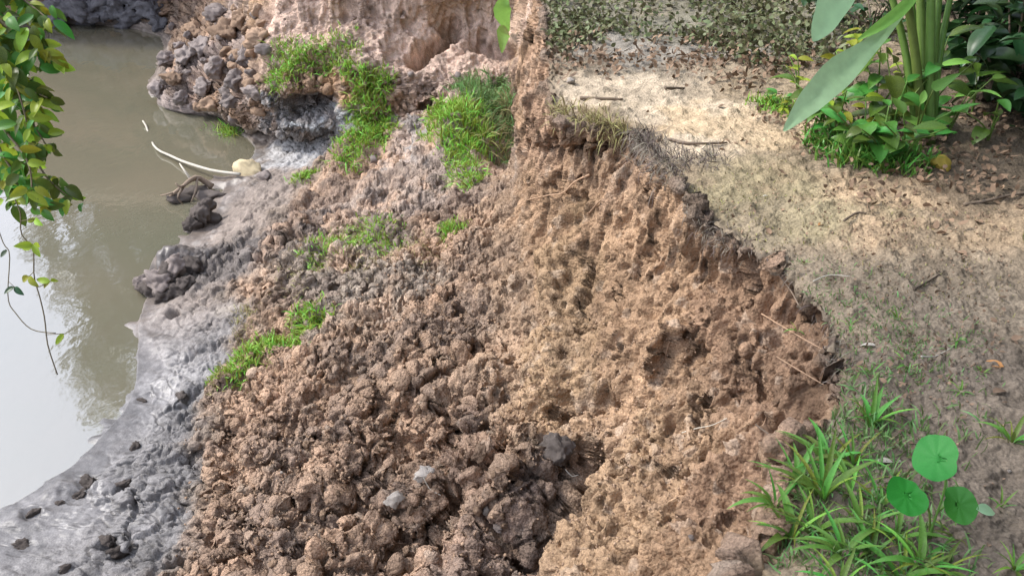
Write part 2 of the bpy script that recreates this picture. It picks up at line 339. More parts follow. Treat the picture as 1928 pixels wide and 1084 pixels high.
# the path: pale trodden sand, humus along the lip, darker ground in the near corner, shade painted under the plants
wp = w_path
blob([(1130,160),(1230,175),(1330,240),(1440,230)], .48, [.41, .33, .24], .95, zone=wp)
blob([(1320,225),(1450,245)], .35, [.45, .33, .205], .7, zone=wp)
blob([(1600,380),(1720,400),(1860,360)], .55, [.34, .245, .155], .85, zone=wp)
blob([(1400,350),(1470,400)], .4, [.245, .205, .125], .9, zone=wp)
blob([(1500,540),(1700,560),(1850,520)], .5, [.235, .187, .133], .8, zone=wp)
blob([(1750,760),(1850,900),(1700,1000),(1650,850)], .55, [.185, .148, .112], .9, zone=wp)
blob([(1200,60),(1400,70),(1080,60)], .9, [.25, .225, .19], .9, zone=wp)
blob([(1250,10),(1500,10),(1060,15)], .9, [.19, .175, .13], .9, zone=wp)
blob([(1740,270),(1928,300),(1980,200),(1850,130),(1720,150)], .7, [.11, .085, .06], .95, zone=wp)  # shade under the tall plant and shrubs, painted into the ground colour
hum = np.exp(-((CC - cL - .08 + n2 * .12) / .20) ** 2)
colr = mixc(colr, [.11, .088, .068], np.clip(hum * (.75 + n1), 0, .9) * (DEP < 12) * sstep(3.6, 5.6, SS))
colr = mixc(colr, [.46, .30, .20], np.clip(n1 * 1.4 + n2 * .4, 0, .6) * w_deb)
colr = mixc(colr, [.26, .20, .165], np.clip(-n1 * 1.4 - n2 * .4, 0, .5) * w_deb)
# variation
colr *= (1 + .25 * n1 + .24 * n2 + .28 * n3 * (1 - .4 * w_path))[:, None]
colr = mixc(colr, [.50, .40, .31], np.clip((idsB - .86) * 5, 0, 1) * .55 * (w_deb + w_scarp))
colr = mixc(colr, [.15, .105, .08], np.clip((.16 - idsA) * 5, 0, 1) * .6 * w_deb)
colr = np.clip(colr, .02, .8)
wet = np.clip(w_mud * (1.0 + .5 * n1) * sstep(cE - .2, cE + .8, c) , 0, 1)
wet *= (1 - .7 * w_churn) * (1 - .55 * sstep(6.3, 8.2, SS))
wet = np.maximum(wet, sstep(cW - .5, cW - .1, c))
colr *= (1 - .30 * sstep(cW - .35, cW, c) )[:, None]

# ------------------------------------------------------------------ materials
def mat(name):
    m = bpy.data.materials.new(name); m.use_nodes = True
    b = m.node_tree.nodes['Principled BSDF']; return m, m.node_tree, b
def nd(t, kind, **kw):
    n = t.nodes.new(kind)
    for k, v in kw.items():
        if k in n.inputs: n.inputs[k].default_value = v
        else: setattr(n, k, v)
    return n
def soil_material():
    m, t, b = mat('soil'); L_ = t.links.new
    a = nd(t, 'ShaderNodeAttribute', attribute_name='soil'); w = nd(t, 'ShaderNodeAttribute', attribute_name='wet')
    tc = nd(t, 'ShaderNodeTexCoord')
    nz = nd(t, 'ShaderNodeTexNoise', Scale=120., Detail=6., Roughness=.7); L_(tc.outputs['Object'], nz.inputs['Vector'])
    nz2 = nd(t, 'ShaderNodeTexNoise', Scale=22., Detail=5., Roughness=.65); L_(tc.outputs['Object'], nz2.inputs['Vector'])
    mr = nd(t, 'ShaderNodeMapRange'); mr.inputs[1].default_value = .25; mr.inputs[2].default_value = .75; mr.inputs[3].default_value = .55; mr.inputs[4].default_value = 1.45
    L_(nz.outputs[0], mr.inputs[0])
    mr2 = nd(t, 'ShaderNodeMapRange'); mr2.inputs[1].default_value = .3; mr2.inputs[2].default_value = .7; mr2.inputs[3].default_value = .8; mr2.inputs[4].default_value = 1.2
    L_(nz2.outputs[0], mr2.inputs[0])
    mu = nd(t, 'ShaderNodeMath', operation='MULTIPLY'); L_(mr.outputs[0], mu.inputs[0]); L_(mr2.outputs[0], mu.inputs[1])
    vm = nd(t, 'ShaderNodeVectorMath', operation='SCALE'); L_(a.outputs['Color'], vm.inputs[0]); L_(mu.outputs[0], vm.inputs['Scale'])
    L_(vm.outputs[0], b.inputs['Base Color'])
    ro = nd(t, 'ShaderNodeMapRange'); ro.inputs[3].default_value = .95; ro.inputs[4].default_value = .42; L_(w.outputs['Fac'], ro.inputs[0])
    L_(ro.outputs[0], b.inputs['Roughness'])
    sp = nd(t, 'ShaderNodeMapRange'); sp.inputs[3].default_value = .15; sp.inputs[4].default_value = .4; L_(w.outputs['Fac'], sp.inputs[0])
    L_(sp.outputs[0], b.inputs['Specular IOR Level'])
    vo = nd(t, 'ShaderNodeTexVoronoi', Scale=70.); L_(tc.outputs['Object'], vo.inputs['Vector'])
    dry = nd(t, 'ShaderNodeMapRange'); dry.inputs[3].default_value = 1.; dry.inputs[4].default_value = .12; L_(w.outputs['Fac'], dry.inputs[0])
    gn = nd(t, 'ShaderNodeAttribute', attribute_name='grain'); dm = nd(t, 'ShaderNodeMath', operation='MULTIPLY'); L_(dry.outputs[0], dm.inputs[0]); L_(gn.outputs['Fac'], dm.inputs[1])
    b0 = nd(t, 'ShaderNodeBump', Distance=.012); L_(vo.outputs['Distance'], b0.inputs['Height']); b0.invert = True; L_(dm.outputs[0], b0.inputs['Strength'])
    bu = nd(t, 'ShaderNodeBump', Distance=.008); L_(nz.outputs[0], bu.inputs['Height']); L_(dm.outputs[0], bu.inputs['Strength']); L_(b0.outputs[0], bu.inputs['Normal']); L_(bu.outputs[0], b.inputs['Normal'])
    return m
SOIL = soil_material()
def leaf_material(name, base, var=.25, rough=.45, trans=.25, vein=True):
    m, t, b = mat(name); L_ = t.links.new
    oi = nd(t, 'ShaderNodeObjectInfo'); ge = nd(t, 'ShaderNodeNewGeometry'); tc = nd(t, 'ShaderNodeTexCoord')
    ad = nd(t, 'ShaderNodeMath', operation='ADD'); L_(oi.outputs['Random'], ad.inputs[0]); L_(ge.outputs['Random Per Island'], ad.inputs[1])
    fr = nd(t, 'ShaderNodeMath', operation='FRACT'); L_(ad.outputs[0], fr.inputs[0])
    nz = nd(t, 'ShaderNodeTexNoise', Scale=30., Detail=3.); L_(tc.outputs['Object'], nz.inputs['Vector'])
    mx = nd(t, 'ShaderNodeMath', operation='ADD'); L_(fr.outputs[0], mx.inputs[0]); L_(nz.outputs[0], mx.inputs[1])
    mr = nd(t, 'ShaderNodeMapRange'); mr.inputs[1].default_value = .3; mr.inputs[2].default_value = 1.7; mr.inputs[3].default_value = 1 - var * 1.3; mr.inputs[4].default_value = 1 + var * 1.5
    L_(mx.outputs[0], mr.inputs[0])
    hs = nd(t, 'ShaderNodeHueSaturation'); hs.inputs['Color'].default_value = (*base, 1); L_(mr.outputs[0], hs.inputs['Value'])
    hm = nd(t, 'ShaderNodeMapRange'); hm.inputs[3].default_value = .5 - var * .14; hm.inputs[4].default_value = .5 + var * .07; L_(fr.outputs[0], hm.inputs[0]); L_(hm.outputs[0], hs.inputs['Hue'])
    L_(hs.outputs[0], b.inputs['Base Color']); b.inputs['Roughness'].default_value = rough
    b.inputs['Specular IOR Level'].default_value = .35
    tr = nd(t, 'ShaderNodeBsdfTranslucent'); L_(hs.outputs[0], tr.inputs['Color'])
    ms = nd(t, 'ShaderNodeMixShader'); ms.inputs[0].default_value = trans
    L_(b.outputs[0], ms.inputs[1]); L_(tr.outputs[0], ms.inputs[2]); L_(ms.outputs[0], t.nodes['Material Output'].inputs[0])
    return m
def plain(name, base, rough=.8, var=.3, scale=25., bump=.4, spec=.3):
    m, t, b = mat(name); L_ = t.links.new
    tc = nd(t, 'ShaderNodeTexCoord'); nz = nd(t, 'ShaderNodeTexNoise', Scale=scale, Detail=6., Roughness=.65); L_(tc.outputs['Object'], nz.inputs['Vector'])
    oi = nd(t, 'ShaderNodeObjectInfo'); ge = nd(t, 'ShaderNodeNewGeometry')
    s1 = nd(t, 'ShaderNodeMath', operation='ADD'); L_(oi.outputs['Random'], s1.inputs[0]); L_(ge.outputs['Random Per Island'], s1.inputs[1])
    s2 = nd(t, 'ShaderNodeMath', operation='FRACT'); L_(s1.outputs[0], s2.inputs[0])
    s3 = nd(t, 'ShaderNodeMath', operation='MULTIPLY_ADD'); L_(s2.outputs[0], s3.inputs[0]); s3.inputs[1].default_value = .5; L_(nz.outputs[0], s3.inputs[2])
    mr = nd(t, 'ShaderNodeMapRange'); mr.inputs[1].default_value = .35; mr.inputs[2].default_value = 1.1; mr.inputs[3].default_value = 1 - var; mr.inputs[4].default_value = 1 + var
    L_(s3.outputs[0], mr.inputs[0])
    vm = nd(t, 'ShaderNodeVectorMath', operation='SCALE'); vm.inputs[0].default_value = base; L_(mr.outputs[0], vm.inputs['Scale']); L_(vm.outputs[0], b.inputs['Base Color'])
    b.inputs['Roughness'].default_value = rough; b.inputs['Specular IOR Level'].default_value = spec
    bu = nd(t, 'ShaderNodeBump', Strength=bump, Distance=.01); L_(nz.outputs[0], bu.inputs['Height']); L_(bu.outputs[0], b.inputs['Normal'])
    return m

# ------------------------------------------------------------------ object helpers
def link(o, parent=None):
    col.objects.link(o)
    if parent is not None: o.parent = parent
    return o
def mesh(name, V, F, m=None, smooth=True):
    me = bpy.data.meshes.new(name); me.from_pydata([tuple(map(float, v)) for v in V], [], F)
    if m: me.materials.append(m)
    if smooth: me.polygons.foreach_set('use_smooth', np.ones(len(me.polygons), bool))
    me.update(); return me
def obj(name, me, parent=None, loc=None, rot=None, scale=None):
    o = bpy.data.objects.new(name, me); link(o, parent)
    if loc is not None: o.location = [float(x) for x in loc]
    if rot is not None: o.rotation_euler = rot
    if scale is not None: o.scale = (scale,) * 3 if not hasattr(scale, '__len__') else scale
    return o
def tag(o, label, cat, group=None, kind=None):
    if label: o['label'] = label
    if cat: o['category'] = cat
    if group: o['group'] = group
    if kind: o['kind'] = kind
    return o
def quads_mesh(name, V, quads, m):
    me = bpy.data.meshes.new(name); n = len(quads)
    me.vertices.add(len(V)); me.vertices.foreach_set('co', np.ascontiguousarray(V, np.float32).ravel())
    me.loops.add(n * 4); me.loops.foreach_set('vertex_index', np.ascontiguousarray(quads, np.int32).ravel())
    me.polygons.add(n); me.polygons.foreach_set('loop_start', np.arange(0, n * 4, 4, dtype=np.int32)); me.polygons.foreach_set('loop_total', np.full(n, 4, np.int32))
    me.polygons.foreach_set('use_smooth', np.ones(n, bool))
    me.materials.append(m); me.update(calc_edges=True); me.validate(); return me

def split_terrain():
    def cut(name, c0, c1):
        a = int(np.searchsorted(xc, c0)); b = int(np.searchsorted(xc, c1)); w = b - a + 1
        idx = (np.arange(NS)[:, None] * NT + np.arange(a, b + 1)[None])
        V = PT[idx.ravel()]; i = np.arange(NS - 1)[:, None] * w + np.arange(w - 1)[None]
        qd = np.stack([i, i + 1, i + w + 1, i + w], -1).reshape(-1, 4)
        if FLIP < 0: pass
        else: qd = qd[:, ::-1]
        me = quads_mesh(name, V, qd, SOIL)
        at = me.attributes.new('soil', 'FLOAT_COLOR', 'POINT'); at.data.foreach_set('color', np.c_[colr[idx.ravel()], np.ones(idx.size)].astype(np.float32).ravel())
        ag = me.attributes.new('grain', 'FLOAT', 'POINT'); ag.data.foreach_set('value', np.clip(w_deb + .75 * w_scarp + .5 * w_path + .5 * w_mud, 0, 1)[idx.ravel()].astype(np.float32))
        aw = me.attributes.new('wet', 'FLOAT', 'POINT'); aw.data.foreach_set('value', wet[idx.ravel()].astype(np.float32))
        o = obj(name, me); o['kind'] = 'structure'; return o
    e = 1e-6
    cut('path', 0, cL - .0 - e); cut('eroded_bank', cL - e, cE + .0 - e); cut('mud_shore', cE - e, 12 - e)
split_terrain()

# ------------------------------------------------------------------ river
def water_material():
    m, t, b = mat('murky_water'); L_ = t.links.new
    tc = nd(t, 'ShaderNodeTexCoord')
    n1_ = nd(t, 'ShaderNodeTexNoise', Scale=.55, Detail=4.); L_(tc.outputs['Object'], n1_.inputs['Vector'])
    cr = nd(t, 'ShaderNodeValToRGB'); cr.color_ramp.elements[0].position = .35; cr.color_ramp.elements[1].position = .7
    cr.color_ramp.elements[0].color = (.125, .12, .082, 1); cr.color_ramp.elements[1].color = (.15, .13, .09, 1)
    L_(n1_.outputs[0], cr.inputs[0]); L_(cr.outputs[0], b.inputs['Base Color'])
    b.inputs['Roughness'].default_value = .05; b.inputs['IOR'].default_value = 2.55; b.inputs['Specular IOR Level'].default_value = .5
    w = nd(t, 'ShaderNodeTexNoise', Scale=9., Detail=3.); mp = nd(t, 'ShaderNodeMapping'); mp.inputs['Scale'].default_value = (1, .6, 1); L_(tc.outputs['Object'], mp.inputs[0]); L_(mp.outputs[0], w.inputs['Vector'])
    bu = nd(t, 'ShaderNodeBump', Strength=.2, Distance=.01); L_(w.outputs[0], bu.inputs['Height']); L_(bu.outputs[0], b.inputs['Normal'])
    return m
wv = [(-60, -25, -2), (12, -25, -2), (12, 60, -2), (-60, 60, -2)]
o = obj('river', mesh('river', wv, [(0, 1, 2, 3)], water_material())); o['kind'] = 'structure'
# ------------------------------------------------------------------ small builders
def unit(v): v = np.asarray(v, float); return v / max(np.linalg.norm(v), 1e-9)
def place(px, py): i = pick(px, py); return PT[i].copy(), NT2[i].copy()
class MB:
    def __init__(s): s.V = []; s.F = []
    def add(s, V, F):
        o = len(s.V); s.V += [tuple(v) for v in V]; s.F += [tuple(i + o for i in f) for f in F]
    def tube(s, pts, rad, k=6, cap=True, jit=0):
        pts = [np.asarray(p, float) for p in pts]; V = []; F = []; n = len(pts)
        if not hasattr(rad, '__len__'): rad = [rad] * n
        ref = np.array([.31, .17, .93])
        for i, p in enumerate(pts):
            d = unit(pts[min(i + 1, n - 1)] - pts[max(i - 1, 0)]); a = unit(np.cross(d, ref)); b = np.cross(d, a)
            for j in range(k):
                th = 2 * math.pi * j / k; r = rad[i] * (1 + jit * (random.random() - .5))
                V.append(p + (a * math.cos(th) + b * math.sin(th)) * r)
        for i in range(n - 1):
            for j in range(k): F.append((i * k + j, i * k + (j + 1) % k, (i + 1) * k + (j + 1) % k, (i + 1) * k + j))
        if cap: F.append(tuple(range(k))[::-1]); F.append(tuple((n - 1) * k + j for j in range(k)))
        s.add(V, F); return s
    def mesh(s, name, m): return mesh(name, s.V, s.F, m)
def bez(pts, n=10):
    pts = np.asarray(pts, float); x = np.arange(len(pts), dtype=float)
    out = []; xi = np.linspace(0, len(pts) - 1, n)
    for t in xi:                                                       # Catmull-Rom
        k = min(int(t), len(pts) - 2); f = t - k
        p0, p1, p2, p3 = pts[max(k - 1, 0)], pts[k], pts[k + 1], pts[min(k + 2, len(pts) - 1)]
        out.append(.5 * ((2 * p1) + (-p0 + p2) * f + (2 * p0 - 5 * p1 + 4 * p2 - p3) * f * f + (-p0 + 3 * p1 - 3 * p2 + p3) * f ** 3))
    return out
PROF = {
    'ovate': lambda t: math.sin(math.pi * t ** .75) ** .8,
    'lance': lambda t: (math.sin(math.pi * t ** .8)) ** .9 * (1 - .25 * t),
    'round': lambda t: math.sqrt(max(0, 1 - (2 * t - 1) ** 2)),
    'blade': lambda t: min(1, .55 + t * 1.6) * (1 - t ** 2.2) + .02,
    'heart': lambda t: (min(1, (t + .02) * 7) ** .5) * (1 - t ** 1.7),
    'arrow': lambda t: (min(1, (t + .05) * 9)) * (1 - t) ** .75,
}
def leaf_mesh(name, prof, L, W, m, n=7, fold=.25, droop=.6, wave=0., twist=0.):
    V = []; F = []; y = z = 0.; cols5 = (-1, -.5, 0, .5, 1); f = PROF[prof]
    ph = random.random() * 6
    for i in range(n + 1):
        t = i / n; w = W * .5 * max(f(t), .015); a = -droop * (t - .15)
        if i: y += L / n * math.cos(a); z += L / n * math.sin(a)
        for c_ in cols5:
            wz = fold * abs(c_) * w + wave * W * math.sin(ph + t * 9 + c_ * 2) * abs(c_)
            tw = twist * t
            V.append((c_ * w * math.cos(tw), y, z + wz + c_ * w * math.sin(tw)))
    for i in range(n):
        for j in range(4): F.append((i * 5 + j, i * 5 + j + 1, (i + 1) * 5 + j + 1, (i + 1) * 5 + j))
    return mesh(name, V, F, m)
def frame(d, up, roll=0.):
    y = unit(d); x = np.cross(y, np.asarray(up, float))
    if np.linalg.norm(x) < 1e-4: x = np.array([1., 0, 0])
    x = unit(x); z = np.cross(x, y); Mx = Matrix((x, y, z)).transposed().to_4x4()
    return Mx @ Matrix.Rotation(roll, 4, 'Y')
def put(name, me, p, d, up=(0, 0, 1), s=1., parent=None, roll=0.):
    o = bpy.data.objects.new(name, me); link(o, parent)
    Mx = Matrix.Translation(Vector([float(q) for q in p])) @ frame(d, up, roll) @ (Matrix.Diagonal((s, s, s, 1)) if not hasattr(s, '__len__') else Matrix.Diagonal((*s, 1)))
    if parent is not None:
        o.matrix_local = Matrix.Translation(-Vector(parent.location)) @ Mx if parent.get('_root') else Mx
    else: o.matrix_world = Mx
    return o
def thing(name, p, label, cat, group=None):
    o = bpy.data.objects.new(name, None); link(o); o.location = [float(q) for q in p]; o.empty_display_size = .05
    tag(o, label, cat, group); return o
def put_in(name, me, root, p, d, up=(0, 0, 1), s=1., roll=0., on=None):
    o = bpy.data.objects.new(name, me); link(o, on or root)
    sc = Matrix.Diagonal((s, s, s, 1)) if not hasattr(s, '__len__') else Matrix.Diagonal((*s, 1))
    o.matrix_local = Matrix.Translation(Vector([float(a - b) for a, b in zip(p, root.location)])) @ frame(d, up, roll) @ sc
    return o
def part(name, mb, m, root):
    """mesh given in world coordinates, parented to a thing that stands at root.location"""
    b = np.array(root.location); me = mesh(name, [np.asarray(v) - b for v in mb.V], mb.F, m)
    return obj(name, me, root)
# ------------------------------------------------------------------ materials of the plants and small things
GRASS = leaf_material('grass_green', (.20, .36, .05), .55, .5, .3)
GRASS2 = leaf_material('grass_blue_green', (.14, .25, .08), .4, .5, .25)
GRASSD = leaf_material('grass_dry', (.27, .24, .10), .4, .7, .15)
DEADG = leaf_material('dead_grass', (.17, .145, .115), .5, .8, .1)
BLADE = leaf_material('grass_blade', (.11, .27, .045), .4, .45, .3)
LEAFY = leaf_material('leaf_yellow_green', (.26, .36, .035), .4, .4, .4)
LEAFM = leaf_material('leaf_mid_green', (.075, .185, .03), .5, .35, .3)
LEAFD = leaf_material('leaf_dark_green', (.022, .06, .018), .4, .35, .15)
TARO = leaf_material('broad_leaf', (.22, .44, .09), .2, .35, .35)
TAROG = leaf_material('broad_leaf_blue_green', (.38, .60, .34), .15, .4, .3)
STEM = leaf_material('fleshy_stem', (.12, .21, .045), .25, .4, .1)
ROUND = leaf_material('round_leaf', (.032, .25, .042), .2, .45, .25)
COVER = leaf_material('ground_cover_leaf', (.115, .125, .055), .6, .5, .2)
DRYL = plain('dry_leaf', (.19, .125, .08), .8, .5, 40, .3)
ORANGE = plain('orange_leaf', (.42, .20, .07), .7, .25, 40, .3)
YELLOW = leaf_material('yellow_leaf', (.55, .42, .08), .2, .5, .3)
BARK = plain('bark', (.12, .09, .065), .9, .45, 18, .8)
TWIG = plain('dry_twig', (.20, .15, .11), .85, .4, 40, .4)
PALEW = plain('bleached_wood', (.44, .40, .33), .75, .2, 30, .3)
ROOT = plain('root', (.34, .22, .14), .85, .3, 40, .4)
CLOD = plain('clod_soil', (.30, .205, .14), .95, .45, 30, .9, .1)
CLODD = plain('clod_dark_soil', (.105, .088, .078), .95, .4, 30, .9, .1)
CLODG = plain('clod_grey_mud', (.225, .185, .165), .75, .4, 25, .9, .3)
WHITE = plain('pale_stone', (.50, .44, .38), .9, .35, 30, .9, .1)
STONE_Y = plain('yellow_stone', (.58, .47, .29), .85, .25, 25, .7)
DARKROCK = plain('dark_rock', (.10, .095, .10), .8, .6, 9, .8)
VINE = plain('vine', (.16, .13, .08), .8, .3, 40, .2)

# ------------------------------------------------------------------ grass made of many fine blades
def blades(name, B, D, Ls, Ws, m, curl=.7):
    n = len(B); D = D / np.linalg.norm(D, axis=1, keepdims=True)
    az = rng.uniform(0, 2 * np.pi, n); side = np.c_[np.cos(az), np.sin(az), np.zeros(n)]
    side -= D * np.sum(side * D, 1, keepdims=True); side /= np.linalg.norm(side, axis=1, keepdims=True)
    bend = np.cross(D, side); rowsV = []
    cu = curl * rng.uniform(.3, 1.3, n)
    for t, w in ((0, .7), (.35, 1.), (.7, .75), (1., .08)):
        c0 = B + D * (Ls * t * (1 - .35 * cu * t))[:, None] + bend * (Ls * cu * .75 * t * t)[:, None]
        c0[:, 2] -= Ls * cu * .25 * t ** 3
        for sg in (-1, 1): rowsV.append(c0 + side * (sg * .5 * Ws * w)[:, None])
    V = np.stack(rowsV, 1).reshape(-1, 3); o = np.arange(n)[:, None] * 8
    q = np.concatenate([o + np.array([[a, a + 1, a + 3, a + 2]]) for a in (0, 2, 4)], 1).reshape(-1, 4)
    return V, q
def scatter(pl, r, n, noise=.6, zone=None):
    p3 = [PT[pick(*p)] for p in pl]; lo = np.min(p3, 0) - r * 1.5; hi = np.max(p3, 0) + r * 1.5
    m_ = np.where(np.all((PT > lo) & (PT < hi), axis=1))[0]
    d = dist_poly(PT[m_], p3) / r + noise * fbm(PT[m_] * (1.6 / r), 2, 131)
    w = np.clip(1.1 - d, 0, 1)
    if zone is not None: w = w * zone[m_]
    # area weight so that the fine near mesh does not draw all samples
    w = w * np.maximum(DEP[m_], .5) ** 2
    if w.sum() <= 0: return m_[:0]
    return rng.choice(m_, n, p=w / w.sum())
def grass(pl, r, n, Lm, Wm, m, label, group=None, up=.75, curl=.7, zone=None, name='grass_clump', cat='grass', kind=None, lean=(0, 0, 0)):
    i = scatter(pl, r, n, zone=zone); B = PT[i] - NT2[i] * .004 + rng.normal(0, .004, (len(i), 3))
    D = NT2[i] * (1 - up) + np.array([0, 0, up]) + rng.normal(0, .42, (len(i), 3)) + np.array(lean)
    D[:, 2] = np.abs(D[:, 2]) if up > 0 else D[:, 2]
    Ls = Lm * rng.uniform(.45, 1.25, len(i)); V, q = blades(name, B, D, Ls, Wm * rng.uniform(.6, 1.3, len(i)), m, curl)
    b = B.mean(0); b[2] = B[:, 2].min(); o = obj(name, quads_mesh(name, V - b, q, m), loc=b)
    return tag(o, label, cat, group, kind)
g = 'grass clumps on the eroded bank'
grass([(530,125),(580,108),(630,100)], .28, 1900, .10, .010, GRASS, 'bright green grass clump on ledge under the pink earth wall, above the clay hollow', g)
grass([(690,150),(695,190),(700,240),(660,285)], .25, 3400, .11, .011, GRASS, 'long bright green grass clump trailing down the bank beside the clay hollow', g)
grass([(835,210),(870,225),(890,260)], .30, 1900, .15, .011, GRASS, 'bushy yellow green grass clump at the foot of the narrow earth wall', g)
grass([(890,150),(915,180),(930,230)], .24, 1500, .17, .009, GRASS2, 'grey green weedy clump in the corner below the earth wall', g)
grass([(935,170),(945,230),(940,300)], .13, 700, .15, .008, GRASS2, 'dark weedy clump squeezed against the foot of the earth wall', g, up=.4)
grass([(875,300),(880,335)], .14, 500, .14, .008, GRASS, 'thin light green grass trailing below the bushy clump beside the earth wall', g, lean=(0, -.3, -.3))
grass([(600,465),(650,445),(720,440)], .19, 1100, .08, .007, GRASS, 'green grass strip across the middle of the slumped bank', g)
grass([(440,680),(500,645),(575,610)], .19, 1500, .09, .009, GRASS, 'bright green grass clump on the brow between mud and brown soil', g)
grass([(850,428)], .10, 420, .07, .006, GRASS, 'sparse small green grass tuft near the foot of the scarp', g)
grass([(560,330),(585,322)], .10, 320, .08, .008, GRASS, 'small low green tuft on grey mud left of the long clump', g)
grass([(395,265),(430,262)], .12, 420, .26, .014, GRASS, 'small green weed growing in shallow water by the mud', g, name='water_weed', cat='weed')
gd = 'dry grass on the slumped bank'
grass([(560,520),(600,440),(700,480),(800,470)], .22, 900, .06, .005, GRASSD, 'thin dry yellowish grass around the green strip on the slump', None, kind='stuff')
grass([(470,580),(430,690),(400,720)], .12, 500, .07, .005, GRASSD, 'thin dry grass along the brow above the mud', None, kind='stuff')
grass([(920,260),(945,200),(940,300)], .14, 380, .22, .006, GRASSD, 'dry brown stalks hanging in the shadowed corner of the wall', None, kind='stuff', up=.2, lean=(0, -.2, -.3))

# dead turf hanging over the lip of the scarp
grass([(1200,265),(1260,300),(1340,300)], .12, 1100, .10, .004, DEADG, 'grey dead turf mat overhanging the lip of the scarp', None, up=.15, curl=1.0, name='dead_turf', cat='dead grass', kind='stuff', lean=(-.35, -.5, 0))
grass([(1290,380),(1330,440),(1390,470)], .07, 260, .06, .003, DEADG, 'greyish dead grass fringe along the scarp lip below the turf mat', None, up=.2, curl=1.0, name='dead_turf', cat='dead grass', kind='stuff', lean=(-.3, -.4, 0))
grass([(1440,500),(1540,600),(1580,690)], .06, 200, .05, .003, DEADG, 'dead grass fringe along the scarp lip nearest the camera', None, up=.2, curl=1.0, name='dead_turf', cat='dead grass', kind='stuff', lean=(-.4, -.3, 0))
grass([(1060,205),(1110,215),(1160,235)], .12, 500, .10, .005, GRASSD, 'mossy dry turf on the corner where scarp meets earth wall', None, up=.3, curl=.9, name='dead_turf', cat='dead grass', kind='stuff', lean=(-.2, -.4, 0))

# ground cover far along the path: nobody could count it
wpz = (CC < cL - .08).astype(float)
def cover(name, pl, r, n, size, m, label, cat, noise=.9):
    i = scatter(pl, r, n, noise=noise, zone=wpz); B = PT[i] + rng.normal(0, .02, (len(i), 3)) * [1, 1, 0]
    B[:, 2] += rng.uniform(0, size * 1.3, len(i)); D = rng.normal(0, 1, (len(i), 3)); D[:, 2] = np.abs(D[:, 2]) * .6 + .15
    V, q = blades(name, B, D, size * rng.uniform(.5, 1.3, len(i)), size * .55 * rng.uniform(.6, 1.2, len(i)), m, .6)
    o = obj(name, quads_mesh(name, V, q, m)); return tag(o, label, cat, kind='stuff')
cover('ground_cover', [(1050,-5),(1250,-10),(1500,0),(1520,50)], .9, 3000, .06, COVER, 'dark green low weeds covering the far end of the path', 'weeds')
cover('ground_cover', [(1060,70),(1120,50)], .45, 1300, .05, COVER, 'low green weeds beside the top of the narrow earth wall', 'weeds')
cover('ground_cover', [(1380,70),(1480,90)], .5, 1300, .055, COVER, 'low dark weeds on the path edge left of the broad leaved plant', 'weeds')
cover('leaf_litter', [(1100,110),(1300,110),(1450,120)], .5, 900, .05, DRYL, 'brown leaf litter at the edge of the far weeds', 'leaf litter', 1.2)
cover('leaf_litter', [(1600,250),(1780,320),(1928,300),(1880,220)], .5, 1000, .04, DRYL, 'brown leaf litter under the plants on the right', 'leaf litter', 1.)
cover('leaf_litter', [(1600,420),(1750,500),(1880,470),(1500,430)], .7, 260, .022, DRYL, 'tiny dry leaf bits strewn over the middle of the path', 'leaf litter', 1.4)
cover('leaf_litter', [(1650,700),(1800,780),(1900,950)], .5, 170, .018, DRYL, 'tiny dry leaf bits strewn over the near path corner', 'leaf litter', 1.2)
grass([(1400,340),(1440,420),(1330,370)], .3, 600, .022, .004, GRASSD, 'short sparse olive grass on the trodden path beside the scarp', None, zone=wpz, name='path_grass', kind='stuff')
grass([(1560,560),(1640,600),(1700,660)], .3, 1100, .03, .004, GRASS2, 'short sparse grass on the path right of the scarp lip', None, zone=wpz, name='path_grass', kind='stuff')
grass([(1800,420),(1700,500),(1850,520)], .5, 700, .02, .0035, GRASSD, 'short sparse yellowish grass on the right of the path', None, zone=wpz, name='path_grass', kind='stuff')
grass([(1600,800),(1560,950),(1640,1050)], .3, 1700, .06, .005, GRASS2, 'short sparse grass between the near tufts', None, zone=wpz, name='path_grass', kind='stuff')

grass([(1570,275),(1620,296),(1690,300)], .16, 900, .13, .009, BLADE, 'bright grass fringe along the front of the plant bed', None, zone=wpz)
grass([(1462,192)], .15, 420, .07, .007, GRASS, 'low green grass patch left of the plant bed', None, zone=wpz)
# ------------------------------------------------------------------ near tufts, blade by blade
BL = [leaf_mesh('blade', 'blade', 1, .085 + .03 * k, BLADE, 6, .35, .7 + .45 * k, 0, .25 * (k - 1)) for k in range(3)] + \
     [leaf_mesh('blade', 'blade', 1, .07, GRASS, 6, .35, 1.1, 0, .3)]
def tuft(px, py, n, Lm, label, spread=.5, lean=(0, 0), name='grass_tuft'):
    p, nn = place(px, py); p = p - np.array([0, 0, .006])
    r = thing(name, p, label, 'grass', 'grass tufts on the near path')
    for k in range(n):
        a = 2 * math.pi * (k + random.random() * .8) / n; t = spread * random.uniform(.45, 1.35)
        d = (math.cos(a) * t + lean[0], math.sin(a) * t + lean[1], 1.)
        q = p + np.array([math.cos(a), math.sin(a), 0]) * random.uniform(0, .012) * Lm / .15
        put_in('blade', random.choice(BL), r, q, d, (0, 0, 1), Lm * random.uniform(.55, 1.2) * np.array([random.uniform(.85, 1.25), 1, 1]))
    return r
tuft(1545,935,15,.17,'dense grass tuft with long pointed blades at the soil edge left of the round leaves',.7,(-.15,.3))
tuft(1490,1010,11,.14,'grass tuft low on the soil edge near the bottom of the frame',.9,(-.2,0))
tuft(1640,800,16,.13,'upright grass tuft behind the round leaved seedling, beside the scarp edge',.45)
tuft(1605,870,10,.12,'thin bladed tuft between the upright tuft and the dense tuft',.8,(-.2,.1))
tuft(1690,600,9,.055,'small bright green tuft on the path right of the scarp lip',.8)
tuft(1600,610,8,.05,'small dull green tuft right at the scarp lip',.9)
